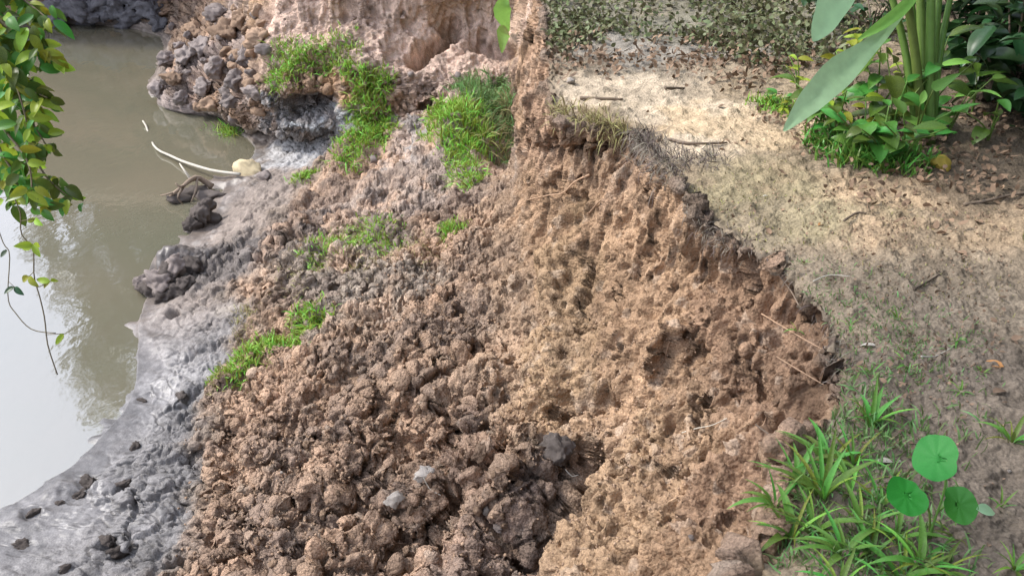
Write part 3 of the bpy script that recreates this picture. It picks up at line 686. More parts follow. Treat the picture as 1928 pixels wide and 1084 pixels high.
tuft(1512,492,8,.045,'tiny green tuft alone on the path above the scarp lip',.9)
tuft(1800,640,8,.06,'small pale tuft in the middle of the right path',.8)
tuft(1710,690,8,.07,'low pale tuft just above the upright tuft',1.0)
tuft(1810,735,9,.05,'flat small tuft on bare ground above the round leaves',1.1)
tuft(1905,830,11,.10,'grass tuft at the right edge above the seedling',.7)
tuft(1885,950,6,.07,'short few bladed tuft right of the round leaves',.6)
tuft(1910,1070,10,.09,'grass tuft in the bottom right corner',.8)
tuft(1735,1065,13,.13,'grass tuft directly below the round leaved seedling',.8)
tuft(1640,1045,12,.12,'broad bladed tuft at the bottom edge left of the seedling',.9,(-.1,.1))
tuft(1580,1100,11,.11,'grass tuft cut off by the bottom edge of the frame',.9)
tuft(1660,950,9,.12,'arching tuft touching the left round leaf',1.0,(-.2,.2))
tuft(1800,1010,7,.07,'little tuft beside the stalk of the right round leaf',.9)
tuft(1560,870,12,.15,'leaning tuft with blades lying over the soil edge',.9,(-.3,.2))
tuft(1530,1000,12,.14,'grass tuft between the dense tuft and the low edge tuft',.8,(-.1,.1))
tuft(1460,950,9,.12,'sparse yellowish tuft hanging down the soil edge',1.0,(-.4,-.1))
tuft(1620,990,12,.13,'grass tuft in the middle of the near grass patch',.8)
tuft(1690,1010,9,.11,'grass tuft left of the seedling stalks',.9)
tuft(1640,700,7,.06,'short tuft at the lip above the upright tuft',1.0)
tuft(1590,1040,13,.14,'wide grass tuft left of the broad bladed tuft at the bottom',.9,(-.2,.1))
tuft(1500,905,9,.13,'slanting tuft high on the soil edge, above the sparse yellowish one',1.0,(-.3,.2))
tuft(1700,1090,13,.13,'grass tuft at the bottom edge under the seedling',.8)
tuft(1770,1075,11,.10,'grass tuft at the bottom edge right of the seedling',.9)
tuft(1600,930,10,.12,'tuft in the gap between dense tuft and arching tuft',.9)
tuft(1850,700,7,.05,'tiny tuft beside the orange brown leaf',.9)
tuft(1500,620,5,.05,'few green blades on the top of the scarp face',.9)

def round_leaf(seed):
    V = [(0, 0, 0)]; F = []; nr, na = 7, 36; rg = random.Random(seed); ph = rg.random() * 6
    for i in range(1, nr + 1):
        t = i / nr
        for j in range(na):
            a = 2 * math.pi * j / na; notch = math.exp(-((a - 1.5 * math.pi) / .22) ** 2)
            rad = .5 * t * (1 + .05 * math.sin(2 * a + ph) + .025 * math.sin(5 * a + ph * 2)) * (1 - .16 * notch * t)
            V.append((rad * math.cos(a), rad * math.sin(a) + .45, .10 * t * t * math.sin(a + ph) ** 2 - .02 * t * (1 - abs(math.sin(4.5 * a))) + .03 * t ** 3 * math.sin(3 * a + ph)))
    for j in range(na): F.append((0, 1 + j, 1 + (j + 1) % na))
    for i in range(nr - 1):
        for j in range(na):
            a0 = 1 + i * na; F.append((a0 + j, a0 + na + j, a0 + na + (j + 1) % na, a0 + (j + 1) % na))
    return mesh('leaf', V, F, ROUND)
# round leaved seedling
p, nn = place(1748, 1010)
r = thing('round_leaf_seedling', p, 'seedling with three round bright green leaves on thin stalks', 'plant')
dep0 = project(p[None])[2][0]
for k, (px, py, dd, w, h, til, az) in enumerate([(1762, 862, -.02, .118, .095, .75, 2.4), (1706, 934, .03, .095, .09, .55, 3.6), (1806, 950, .03, .095, .08, .5, -.5)]):
    q = at_d(px, py, dep0 - .10 + dd)
    me = round_leaf(k)
    dv = np.array([math.cos(az), math.sin(az) * .8, -.2]); up = unit(np.array([0, -til, 1.]))
    q0 = q - unit(dv) * h * .45
    put_in('leaf', me, r, q0, dv, up, (w, h, h))
    st = MB().tube(bez([p + np.array([.004 * k, 0, -.01]), p + (q0 - p) * np.array([.35, .35, .6]), q0 + unit(dv) * .02], 8), [.0028] * 7 + [.0018], 6)
    part('stalk', st, STEM, r)
q = at_d(1838, 958, dep0 - .08); me = leaf_mesh('leaf', 'ovate', 1, .5, TAROG, 7, .3, .5)
put_in('leaf', me, r, q, (1, .1, -.2), (0, -.4, 1), .06)
# white bits beside the seedling
def rock_mesh(name, m, sub=2, amp=.3, seed=0, sq=(1, 1, 1), rough=.07):
    import bmesh
    b = bmesh.new(); bmesh.ops.create_icosphere(b, subdivisions=sub, radius=1)
    V = np.array([v.co[:] for v in b.verts]); F = [[v.index for v in f.verts] for f in b.faces]; b.free()
    rg = np.random.default_rng(seed + 5)
    for k in range(9):                                                  # broken faces
        n_ = unit(rg.normal(0, 1, 3)); h = rg.uniform(.5, .85); e = V @ n_ - h; V = V - np.maximum(e, 0)[:, None] * n_ * .9
    U = V / np.maximum(np.linalg.norm(V, axis=1, keepdims=True), 1e-6)
    s_ = amp * fbm(V * 1.6 + seed * 7.7, 3, 200 + seed) * .8
    f1, f2, i1 = worley(V * 3.2 + seed, 500 + seed); s_ = s_ + rough * (sstep(0, .25, f2 - f1) - .6) * 1.6 + rough * fbm(V * 9 + seed, 2, 601)
    return mesh(name, (V + U * s_[:, None]) * np.array(sq), F, m)
def stone(px, py, size, m, label, cat='stone', name='stone', sub=3, amp=.35, seed=0, sq=(1, .8, .7), sink=.35, group=None):
    p, nn = place(px, py); rz = random.uniform(0, 6)
    o = obj(name, rock_mesh(name, m, sub, amp, seed, sq), loc=p + np.array([0, 0, size * .7 * (1 - 2 * sink) * .6]), rot=(random.uniform(-.3, .3), random.uniform(-.3, .3), rz), scale=size)
    return tag(o, label, cat, group)
stone(795, 888, .05, WHITE, 'whitish angular stone stuck in the crumbled soil, upper of two', sub=3, amp=.5, seed=1, sq=(1, .8, .85))
stone(742, 948, .048, WHITE, 'whitish angular stone stuck in the crumbled soil, lower of two', sub=3, amp=.5, seed=2, sq=(1, .8, .8))
stone(912, 965, .022, WHITE, 'small pale stone sliver beside the dark clod block', sub=3, amp=.5, seed=3, sq=(.6, .6, 1.5))
stone(938, 1000, .024, CLODG, 'small grey stone under the pale sliver', sub=3, amp=.5, seed=4)
stone(532, 885, .012, WHITE, 'tiny white pebble on the left side of the brown slump', amp=.3, seed=5)
stone(1900, 885, .007, WHITE, 'tiny white pebble on darker ground right of the seedling', amp=.3, seed=6)
stone(1692, 868, .008, WHITE, 'tiny white pebble between the grass tufts', amp=.3, seed=7)
stone(1300, 1010, .014, CLODG, 'small grey pebble in the ochre soil at the bottom', amp=.3, seed=8)
stone(1072, 152, .035, WHITE, 'small pale stone on the path beside the earth wall', amp=.3, seed=9)
stone(1478, 108, .03, WHITE, 'small white pebble at the far path edge', amp=.3, seed=10)
stone(468, 320, .15, STONE_Y, 'yellowish block of stone at the water end of the stick', sub=3, amp=.35, seed=11, sq=(1.1, .8, .9), sink=.3)
stone(497, 332, .09, CLODG, 'brown grey lump leaning on the yellowish block', sub=3, amp=.4, seed=12, name='mud_lump', cat='clod')
stone(1052, 848, .085, CLODD, 'dark round soil clod above the deep crack', sub=4, amp=.35, seed=13, name='soil_clod', cat='clod', sq=(1, .9, .95))
stone(903, 862, .050, CLOD, 'brown soil clod with shadowed right side left of the dark clod', sub=4, amp=.35, seed=14, name='soil_clod', cat='clod')
for i_, (px, py, s_) in enumerate([(378,410,.13),(392,398,.10),(366,424,.09),(404,416,.08)]):
    stone(px, py, s_, CLODD, 'dark block in the small mud heap at the water edge', 'clod', 'mud_lump', 4, .45, 15 + i_, (1, .8, .9), .35, 'blocks of the small mud heap')
for i_, (px, py, s_) in enumerate([(300,532,.15),(282,545,.11),(318,520,.13),(335,505,.12),(308,556,.10),(345,530,.10),(270,530,.08),(360,500,.10),(330,548,.09)]):
    stone(px, py, s_, CLODD if i_ % 3 else CLODG, 'dark crumbly lump in the large mud heap at the water edge', 'clod', 'mud_lump', 4, .45, 25 + i_, (1.1, .85, .75), .4, 'lumps of the large mud heap')
stone(1768, 306, .055, YELLOW, 'yellow fallen fruit lying below the broad leaved plant', 'fruit', 'fallen_fruit', 3, .2, 18, (1, .7, .8))
for px, py, s, lb in [(862, 140, .05, 'right of the dark cavity'), (775, 140, .05, 'left of the dark cavity'), (700, 300, .06, 'under the long grass clump'), (438, 230, .07, 'at the water corner, larger one'), (420, 240, .05, 'at the water corner, smaller one')]:
    stone(px, py, s, CLODG, 'small fallen lump of earth ' + lb, 'clod', 'soil_clod', 2, .4, px % 7, group='small fallen lumps below the pink wall')

# dark rubble on the far shore
ORD = ['leftmost', 'second from the left', 'third from the left', 'fourth from the left', 'fifth from the left', 'sixth from the left', 'seventh from the left', 'eighth from the left', 'ninth from the left', 'ninth from the right', 'eighth from the right', 'seventh from the right', 'sixth from the right', 'fifth from the right', 'fourth from the right', 'third from the right', 'second from the right', 'rightmost']
k = 0
BO = sorted([(70,28,.30),(110,32,.38),(150,20,.42),(185,34,.34),(215,18,.40),(245,36,.36),(280,22,.4),(130,5,.4),(190,0,.45),(255,0,.45),(300,48,.25),(95,10,.3),(230,48,.2),(165,45,.2)])
for px, py, s in BO:
    k += 1; stone(px, py, s * .75, DARKROCK, 'dark boulder in the far shore rubble, ' + (ORD[:7] + ORD[-7:])[k - 1], 'boulder', 'boulder', 4, .5, 20 + k, (1.1, .8, .75), .35, 'dark boulders on the far shore')
k = 0
for px, py, s in sorted([(330,150,.16),(350,110,.18),(380,170,.15),(405,130,.17),(430,185,.15),(440,150,.14),(375,85,.18),(425,60,.2),(460,110,.15),(340,185,.12),(390,200,.13),(470,175,.12),(450,40,.18),(490,70,.15),(320,110,.15),(300,165,.15),(360,60,.16),(410,25,.18)]):
    k += 1; stone(px, py, s, CLODG if k % 3 else CLOD, 'lump of fallen earth on the rubble slope above the far water, ' + ORD[k - 1], 'clod', 'earth_lump', 4, .5, 50 + k, (1.1, .8, .75), .35, 'earth lumps on the far rubble slope')
for i_, (px, py, s_) in enumerate([(165,905,.06),(150,928,.05),(60,968,.055),(45,1020,.05),(205,1012,.055),(222,1036,.05),(255,838,.05),(232,908,.04),(120,1068,.035),(110,945,.03),(345,742,.05),(270,750,.035)]):
    stone(px, py, s_, CLODD, 'dark wet mud clod on the pale near shore, ' + ['largest of the pair in the middle', 'lower of the pair in the middle', 'leftmost at the water edge', 'left one near the bottom edge', 'right group, upper', 'right group, lower', 'beside the water end of the mud', 'alone beside the crack', 'small one at the bottom edge', 'smallest, between the left ones', 'under the grass brow', 'at the narrow part of the shore'][i_], 'clod', 'mud_clod', 4, .45, 140 + i_, (1.2, .8, .6), .72, 'dark clods on the near mud')
for i_ in range(34):
    px, py = random.uniform(300, 500), random.uniform(10, 215)
    if px < 300 + (py - 180) * 1.5: continue
    stone(px, py, random.uniform(.05, .10), CLODG if i_ % 2 else CLOD, 'small broken lump in the rubble slope above the far water', 'clod', 'earth_crumb', 3, .5, 200 + i_, (1.1, .8, .75), .35, 'small lumps on the far rubble slope')
# countable clods on the slump
CL = [rock_mesh('soil_clod', CLOD, 3, .45, 80 + i, (1, .85, .7)) for i in range(5)]
spots = [(u, v) for u in range(430, 1000, 44) for v in range(560, 1084, 44)]
random.shuffle(spots)
for (u, v) in spots[:45]:
    p, nn = place(u + random.uniform(-20, 20), v + random.uniform(-20, 20)); s = random.uniform(.010, .028)
    o = obj('soil_clod', random.choice(CL), loc=p + np.array([0, 0, s * .2]), rot=(random.uniform(0, 6), random.uniform(0, 6), random.uniform(0, 6)), scale=s)
    tag(o, 'loose brown soil clod lying on the slumped bank', 'clod', 'loose clods on the slumped bank')
def crumbs(name, pl, r, n, size, m, label, zone=None):
    i = scatter(pl, r, n, .6, zone); base = np.array([(0, 0, 1), (.9, 0, -.2), (-.4, .8, -.3), (-.5, -.8, -.2), (.1, .1, -.9)])
    Fq = np.array([(0, 1, 2), (0, 2, 3), (0, 3, 1), (4, 2, 1), (4, 3, 2), (4, 1, 3)])
    n = len(i); a = rng.normal(0, 1, (n, 4)); a /= np.linalg.norm(a, axis=1, keepdims=True); w, x, y, z = a.T
    Rm = np.stack([1 - 2 * (y * y + z * z), 2 * (x * y - z * w), 2 * (x * z + y * w), 2 * (x * y + z * w), 1 - 2 * (x * x + z * z), 2 * (y * z - x * w), 2 * (x * z - y * w), 2 * (y * z + x * w), 1 - 2 * (x * x + y * y)], 1).reshape(n, 3, 3)
    s = size * rng.uniform(.3, 1., n) ** 1.5
    V = np.einsum('nij,kj->nki', Rm, base) * s[:, None, None] + (PT[i] + NT2[i] * (s * .2)[:, None])[:, None]
    F_ = (Fq[None] + (np.arange(n) * 5)[:, None, None]).reshape(-1, 3)
    o = obj(name, mesh(name, V.reshape(-1, 3), F_.tolist(), m, True)); return tag(o, label, 'soil', kind='stuff')
crumbs('soil_crumbs', [(500,850),(700,700),(850,600),(900,900),(700,1000)], 1.0, 7000, .014, CLOD, 'loose crumbs of brown soil over the slump', w_deb)
crumbs('soil_crumbs', [(1100,1000),(1250,900),(1200,750),(1000,700)], .45, 2500, .010, CLOD, 'loose crumbs of ochre soil on the scarp foot')
crumbs('soil_crumbs', [(1500,420),(1700,480),(1850,420),(1700,650)], .8, 1200, .007, CLOD, 'small soil crumbs scattered on the path', wpz)

# ------------------------------------------------------------------ sticks, roots, fallen leaves
def rod(name, pl, rad, m, label, cat, lift=.006, n=12, group=None, ends=None, up=None):
    P_ = []
    for a in pl:
        q, nn = place(*a[:2]); P_.append(q + nn * (a[2] if len(a) > 2 else lift))
    b = P_[0]; Pn = bez(P_, n); rr = np.linspace(rad, rad * .55, n)
    o = obj(name, MB().tube([q - b for q in Pn], list(rr), 6, True, .25).mesh(name, m), loc=b); return tag(o, label, cat, group)
w0 = at_z(296, 281, -1.96); 
b = at_z(452, 328, -1.86)
P_ = bez([b, at_z(400, 321, -1.90), at_z(350, 306, -1.93), at_z(320, 293, -1.96), w0, at_z(283, 262, -2.03), at_z(276, 240, -1.985), at_z(269, 228, -1.95)], 20)
o = obj('stick', MB().tube([q - b for q in P_], list(np.linspace(.017, .010, 20)), 7, True, .15).mesh('stick', PALEW), loc=b); tag(o, 'long bleached stick reaching from the yellowish block into the water', 'stick')
# snagged branch in the shallows
b = at_z(385, 355, -1.97); r = thing('snagged_branch', b, 'dark snagged branch with forked twigs lying in the shallows below the stick', 'branch')
part('main_branch', MB().tube(bez([at_z(400,352,-1.97), at_z(370,335,-1.85), at_z(345,350,-1.82), at_z(318,372,-1.96)], 12), list(np.linspace(.035, .012, 12)), 6, True, .3), TWIG, r)
for a in [((360,340,-1.85),(348,322,-1.75),(338,308,-1.72)), ((352,345,-1.84),(340,352,-1.8),(330,345,-1.76)), ((345,352,-1.83),(335,372,-1.85),(345,385,-1.95)), ((372,336,-1.85),(368,360,-1.9),(360,380,-1.98)), ((335,360,-1.9),(318,365,-1.9),(302,368,-1.95))]:
    part('twig', MB().tube(bez([at_z(*q) for q in a], 7), list(np.linspace(.016, .006, 7)), 5, True, .2), TWIG if a[0][0] != 360 else PALEW, r)
for px, py, s, lb in [(365,362,.13,'middle'),(335,376,.10,'left'),(395,370,.12,'right')]:
    q = at_z(px, py, -1.98); o = obj('mud_lump', rock_mesh('mud_lump', CLODD, 3, .5, int(px), (1.3, .8, .5)), loc=q, scale=s); tag(o, 'wet dark mud lump under the snagged branch, ' + lb + ' of three', 'clod', 'mud lumps under the snagged branch')
gr_ = 'thin roots in the scarp face'
rod('root', [(1110,328),(1080,345),(1060,365),(1030,372),(992,380)], .006, ROOT, 'thin forked root lying across the upper scarp face', 'root', .012)
rod('root', [(1130,380),(1110,398),(1105,400)], .006, ROOT, 'short root stub below the forked root', 'root', .012)
rod('root', [(1462,522),(1485,548),(1508,572)], .004, TWIG, 'straight pale rootlet sticking over the scarp lip', 'root', .02)
rod('root', [(1440,588),(1500,630),(1560,668)], .003, ROOT, 'long thin reddish root down the right scarp', 'root', .012)
rod('root', [(1460,672),(1510,705),(1555,722)], .0032, ROOT, 'long thin reddish root below the first one on the right scarp', 'root', .012)
rod('root', [(1285,812),(1310,806),(1345,798),(1370,790)], .0025, PALEW, 'pale rootlet bridging the two slots in the soil', 'root', .014)
rod('root', [(1225,700),(1245,680),(1262,640)], .004, ROOT, 'short root along the ridge left of the triangular hollow', 'root', .012)
rod('root', [(1425,800),(1465,830),(1490,850)], .003, TWIG, 'thin dry stalk leading to the dense grass tuft', 'twig', .012)
rod('root', [(1060,880),(1075,893),(1085,897)], .003, PALEW, 'curved pale rootlet under the dark round clod', 'root', .02)
rod('root', [(800,900),(815,915),(832,925)], .0025, PALEW, 'pale rootlet beside the upper whitish stone', 'root', .02)
rod('twig', [(1815,385),(1850,378),(1890,370),(1928,362)], .009, BARK, 'dark twig on the ground at the right edge', 'twig')
rod('twig', [(1590,412),(1612,404),(1632,398)], .006, BARK, 'short dark twig in the middle of the path', 'twig')
rod('twig', [(1720,545),(1750,528),(1778,512)], .005, BARK, 'thin dark twig right of the path centre', 'twig')
rod('twig', [(1530,530),(1560,518),(1600,522)], .003, PALEW, 'thin pale twig near the scarp lip', 'twig')
rod('twig', [(1735,670),(1760,672),(1790,655)], .003, PALEW, 'pale bent stalk near the low tufts', 'twig')
rod('twig', [(1090,184),(1140,184),(1175,186)], .012, BARK, 'dark twig on the pale sand near the earth wall', 'twig')
rod('twig', [(1250,162),(1290,163)], .010, BARK, 'short dark twig on the pale sand', 'twig')
rod('twig', [(1260,262),(1300,272),(1370,268)], .010, TWIG, 'grey brown twig lying above the turf mat', 'twig')
DL = [leaf_mesh('fallen_leaf', 'ovate', 1, .5, DRYL, 6, .6, 1.2, .05), leaf_mesh('fallen_leaf', 'lance', 1, .35, DRYL, 6, .8, -1.0, .05), leaf_mesh('fallen_leaf', 'ovate', 1, .6, DRYL, 6, .4, -.9, .1)]
def fallen(px, py, L_, label, m=None, az=None, group=None, prof='ovate'):
    p, nn = place(px, py); a = random.uniform(0, 6.3) if az is None else az
    me = random.choice(DL) if m is None else leaf_mesh('fallen_leaf', prof, 1, .45, m, 7, .4, .7, .03)
    o = bpy.data.objects.new('fallen_leaf', me); link(o)
    o.matrix_world = Matrix.Translation(Vector(p + nn * .006)) @ frame((math.cos(a), math.sin(a), .1), nn) @ Matrix.Diagonal((L_, L_, L_, 1))
    return tag(o, label, 'leaf', group)
fallen(1890, 692, .07, 'orange brown fallen leaf near the right edge', ORANGE, 2.7)
fallen(1680, 872, .05, 'whitish folded dead leaf left of the top round leaf', PALEW, 2.9)
fallen(1868, 738, .06, 'pale tan dead leaf below the orange one', DRYL, .3)
fallen(1850, 250, .09, 'yellow green fallen leaf in the shade at right', YELLOW, 1.)
fallen(1665, 322, .09, 'curled brown leaf at the front of the plants', DRYL, .4)
fallen(1540, 425, .05, 'small reddish brown leaf alone on the path', ORANGE, .5)
fallen(1435, 372, .04, 'small pale leaf on the mossy path', PALEW, .2)
fallen(1648, 652, .05, 'pale straw coloured leaf right of the lip', PALEW, 2.8)
for px, py in [(1735,340),(1610,330),(1800,350),(1850,420),(1560,370),(1680,420),(1770,440),(1650,500),(1880,560),(1780,600),(1350,200),(1220,210),(1400,180),(1160,130),(1480,330),(1500,280),(1900,640),(1700,780),(1770,800),(1860,1030),(1450,440),(1820,480),(1890,330),(1930,280)]:
    fallen(px, py, random.uniform(.025, .05) * (1 + .0006 * (900 - py)), 'small dried brown leaf lying on the earthen path', group='small dried leaves on the path')

# ------------------------------------------------------------------ plants on the right
ZUP = (0, 0, 1)
def strap(pl, wid, m, n=14, fold=.25, sag=0.):
    """a long leaf along a 3-D midrib, widths given at the control points"""
    C_ = np.array(bez(pl, n)); W_ = np.interp(np.linspace(0, 1, n), np.linspace(0, 1, len(wid)), wid); V = []; F = []
    for i in range(n):
        d = unit(C_[min(i + 1, n - 1)] - C_[max(i - 1, 0)]); s = unit(np.cross(d, sag if hasattr(sag, '__len__') else (0, -.35, 1))); u = np.cross(s, d)
        for c_ in (-1, -.5, 0, .5, 1): V.append(C_[i] + s * c_ * W_[i] * .5 + u * abs(c_) * fold * W_[i] * .5 + u * .03 * W_[i] * math.sin(i * 1.7 + c_ * 3))
    for i in range(n - 1):
        for j in range(4): F.append((i * 5 + j, i * 5 + j + 1, (i + 1) * 5 + j + 1, (i + 1) * 5 + j))
    b = MB(); b.add(V, F); return b
tp, _ = place(1748, 268); D0 = project(tp[None])[2][0]
r = thing('broad_leaved_plant', tp + np.array([0, 0, -.02]), 'tall plant with thick green stalks and long drooping pale green leaves', 'plant')
def stalk(a, rad, m=STEM): part('stalk', MB().tube(bez(a, 12), list(np.linspace(rad, rad * .55, 12)), 9), m, r)
t0 = tp + np.array([0, 0, -.02])
tops = [(1660,-70,.0,.022),(1692,-90,-.1,.026),(1728,-110,.05,.028),(1756,-80,-.08,.027),(1782,-120,.1,.024),(1802,-60,.15,.020),(1712,-40,.2,.020)]
for i, (px, py, dd, rd) in enumerate(tops):
    e = at_d(px, py, D0 - .25 + dd); e2 = at_d(px + (px - 1742) * 1.6, py - 420, D0 - .5 + dd)
    base = t0 + np.array([(px - 1740) * .0006, dd * .2, 0])
    stalk([base, base + (e - base) * .5 + np.array([(1740 - px) * .0004, 0, 0]), e, e2], rd)
    pl = [e2, e2 + (e2 - e) * .2 + np.array([(px - 1740) * .004, -.15, .05]), e2 + np.array([(px - 1740) * .009, -.5 + dd, -.1]), e2 + np.array([(px - 1740) * .012, -.8 + dd * 2, -.5])]
    part('leaf', strap(pl, [.05, .3, .26, .02], TAROG), TAROG, r)
dA = D0 - .25
part('leaf', strap([at_d(1735,-25,dA), at_d(1690,30,dA - .05), at_d(1640,85,dA - .12), at_d(1575,140,dA - .2), at_d(1520,195,dA - .26), at_d(1475,247,dA - .28)], [.035, .05, .075, .155, .115, .01], TAROG, 20, .2, (.25, -.8, .6)), TAROG, r)
part('leaf', strap([at_d(1690,-150,dA - .2), at_d(1620,-70,dA - .3), at_d(1570,0,dA - .36), at_d(1545,50,dA - .38), at_d(1530,78,dA - .38)], [.03, .13, .165, .11, .01], TAROG, 16, .2, (.3, -.8, .5)), TAROG, r)
part('leaf', strap([at_d(1720,-10,dA), at_d(1665,60,dA - .02), at_d(1610,130,dA - .05), at_d(1585,150,dA - .05)], [.03, .06, .07, .01], TARO, 12, .3, (.25, -.8, .6)), TARO, r)
part('leaf', strap([at_d(1745,-40,dA), at_d(1700,15,dA - .1), at_d(1655,50,dA - .15), at_d(1615,75,dA - .15)], [.03, .06, .05, .008], TARO, 12, .3, (.25, -.8, .6)), TARO, r)

HL = {'m': [leaf_mesh('leaf', 'ovate', 1, .42 + .1 * k, LEAFM, 7, .3, .5 + .3 * k, .02) for k in range(3)],
      'd': [leaf_mesh('leaf', 'ovate', 1, .5, LEAFD, 7, .3, .5 + .3 * k, .02) for k in range(2)],
      'a': [leaf_mesh('leaf', 'arrow', 1, .42, LEAFM, 7, .25, .35, .01), leaf_mesh('leaf', 'lance', 1, .34, TARO, 7, .3, .5, .01)],
      'y': [leaf_mesh('leaf', 'ovate', 1, .42, LEAFY, 7, .3, .5, .02), leaf_mesh('leaf', 'ovate', 1, .5, LEAFY, 7, .35, .8, .02)]}
def herb(px, py, n, h, ls, kind, label, name='leafy_weed', cat='weed', group='leafy weeds under the tall plant', spread=.5, stems=3, lean=(0, 0)):
    p, nn = place(px, py); p = p - np.array([0, 0, .01]); r = thing(name, p, label, cat, group)
    for s_ in range(stems):
        a = random.uniform(0, 6.3); t = random.uniform(.1, spread)
        e = p + np.array([math.cos(a) * t * h + lean[0] * h, math.sin(a) * t * h + lean[1] * h, h * random.uniform(.7, 1.1)])
        cur = bez([p, p + (e - p) * np.array([.3, .3, .55]), e], 8)
        st_ = part('stem', MB().tube(cur, list(np.linspace(.006, .003, 8)), 5), STEM, r)
        for k in range(max(1, n // stems)):
            f = (k + 1) / (n // stems); i = min(7, max(1, int(f * 7))); b = random.uniform(0, 6.3)
            d = np.array([math.cos(b), math.sin(b), random.uniform(-.2, .6)])
            put_in('leaf', random.choice(HL[kind]), r, cur[i], d, (0, -.3, 1), ls * random.uniform(.6, 1.25), random.uniform(-.3, .3), st_)
    return r
herb(1610,292,18,.24,.13,'m','low bright leafy weed at the front left corner of the plant bed',spread=1.)
herb(1655,296,20,.26,.14,'m','low bright leafy weed at the front of the bed, left of the yellow fruit',spread=.9)
herb(1572,262,18,.32,.13,'m','leafy weed under the tip of the long drooping leaf',spread=.8)
herb(1700,298,15,.28,.13,'m','narrow leafy weed at the foot of the tall stalks',spread=.7)
herb(1640,225,21,.46,.15,'m','taller dark leafy weed behind the front row of the bed',spread=.7)
herb(1590,175,15,.30,.13,'y','yellow green weed behind the long drooping leaf',spread=.8)
herb(1700,190,10,.25,.09,'y','yellowish weed seen between long leaf and stalks',spread=.6)
herb(1500,165,9,.18,.08,'y','small yellow green weed left of the long drooping leaf',spread=.8)
herb(1450,192,12,.08,.07,'m','low green weed on the path left of the plant bed',spread=1.6)
herb(1475,205,9,.06,.06,'y','low yellowish weed beside the low green one',spread=1.6)
herb(1780,262,7,.34,.17,'a','weed with long arrow shaped leaves right of the tall stalks',stems=3,spread=.8)
herb(1830,215,7,.30,.17,'a','weed with pale arrow shaped leaves in front of the dark shrub',stems=3,spread=.8)
herb(1720,275,6,.30,.15,'a','weed with pointed upright leaves in front of the tall stalks',stems=3,spread=.6)
herb(1545,235,15,.30,.12,'m','leafy weed left of the tall weed, behind the leaf tip',spread=.8)
herb(1670,265,18,.40,.15,'m','leafy weed between the front row and the tall weed',spread=.8)
herb(1625,262,14,.22,.10,'y','yellowish leafy weed in the middle of the bed',spread=.9)
herb(1735,235,15,.42,.14,'m','leafy weed pressed against the tall stalks',spread=.6)
herb(1600,120,12,.25,.10,'y','light leafy weed far behind the long drooping leaf',spread=.8)
herb(1860,262,8,.22,.12,'m','low leafy weed in the shade below the arrow leaves',spread=.9)
herb(1935,442,5,.08,.09,'m','bright green seedling at the right edge of the path',stems=2,spread=1.,group=None)
# dark shrub at the right edge
def shrub(px, py, n, h, w, kind, label, ls, off=(0, 0)):
    p, nn = place(px, py); p = p - np.array([0, 0, .02]); r = thing('dark_shrub', p, label, 'shrub', 'dark shrubs behind the plants')
    for s_ in range(7):
        a = random.uniform(0, 6.3); e = p + np.array([math.cos(a) * w * random.random(), math.sin(a) * w * random.random(), h * random.uniform(.6, 1.)])
        cur = bez([p, p + (e - p) * np.array([.35, .35, .5]), e], 9); st_ = part('stem', MB().tube(cur, list(np.linspace(.012, .004, 9)), 5), BARK, r)
        for k in range(n // 7):
            i = random.randint(2, 8); b = random.uniform(0, 6.3); q = cur[i] + rng.normal(0, w * .22, 3) * [1, 1, .6]
            put_in('leaf', random.choice(HL[kind]), r, q, (math.cos(b), math.sin(b), random.uniform(-.5, .4)), ZUP, ls * random.uniform(.6, 1.3), random.uniform(-.4, .4), st_)
shrub(1890,205,210,.8,.45,'d','dark leafy shrub at the right edge behind the arrow leaves',.18)
shrub(1820,130,210,.8,.5,'d','dark leafy shrub behind the tall stalks',.17)
shrub(1950,90,210,1.0,.6,'d','dark leafy shrub in the top right corner',.2)
shrub(1640,60,56,.35,.4,'d','low dark shrub behind the drooping leaf tips',.10)
shrub(1560,30,49,.3,.4,'d','low dark shrub above the left drooping leaf',.09)
shrub(2000,260,70,.7,.4,'d','dark leafy shrub just beyond the right edge',.15)
shrub(1740,20,84,.7,.4,'d','dark shrub far behind the tall stalks',.13)
# broad leaf sprouting in the corner of the earth wall
p, nn = place(958, 60); r = thing('wall_sprout', p, 'sprout with two broad green leaves growing at the top corner of the earth wall', 'plant')
dw = project(p[None])[2][0]
for (a, b_, c_, w_) in [((958,60),(945,20),(955,-10),.2), ((958,62),(948,62),(945,100),.16)]:
    part('leaf', strap([at_d(*a, dw - .02), at_d(*b_, dw - .3), at_d(*c_, dw - .35)], [.02, w_, .01], TARO, 10, .2, (.2, -.9, .4)), TARO, r)

# ------------------------------------------------------------------ tree leaning over the water, its leafy twigs hang into the picture
base = np.array([-2.45, .1, -1.75]); i0 = np.argmin(np.sum((PT[:, :2] - base[:2]) ** 2, 1)); base[2] = PT[i0, 2] - .08
r = thing('overhanging_tree', base, 'tree leaning over the water with bright leafy twigs hanging in at top left', 'tree')
part('trunk', MB().tube(bez([base, base + [-.15, .3, 1.6], base + [-.05, .8, 3.2], base + [.3, 1.4, 5.0]], 16), list(np.linspace(.15, .07, 16)), 10, True, .08), BARK, r)
limb0 = base + np.array([-.05, .8, 3.2]); limb1 = at_d(-260, -330, 3.7)
part('limb', MB().tube(bez([limb0, limb0 * .5 + limb1 * .5 + [0, 0, .45], limb1, at_d(-120, -140, 3.7)], 14), list(np.linspace(.06, .02, 14)), 8, True, .1), BARK, r)
YL = HL['y'] + HL['m'][:2] + [leaf_mesh('leaf', 'ovate', 1, .5, LEAFM, 7, .3, .9, .02)]
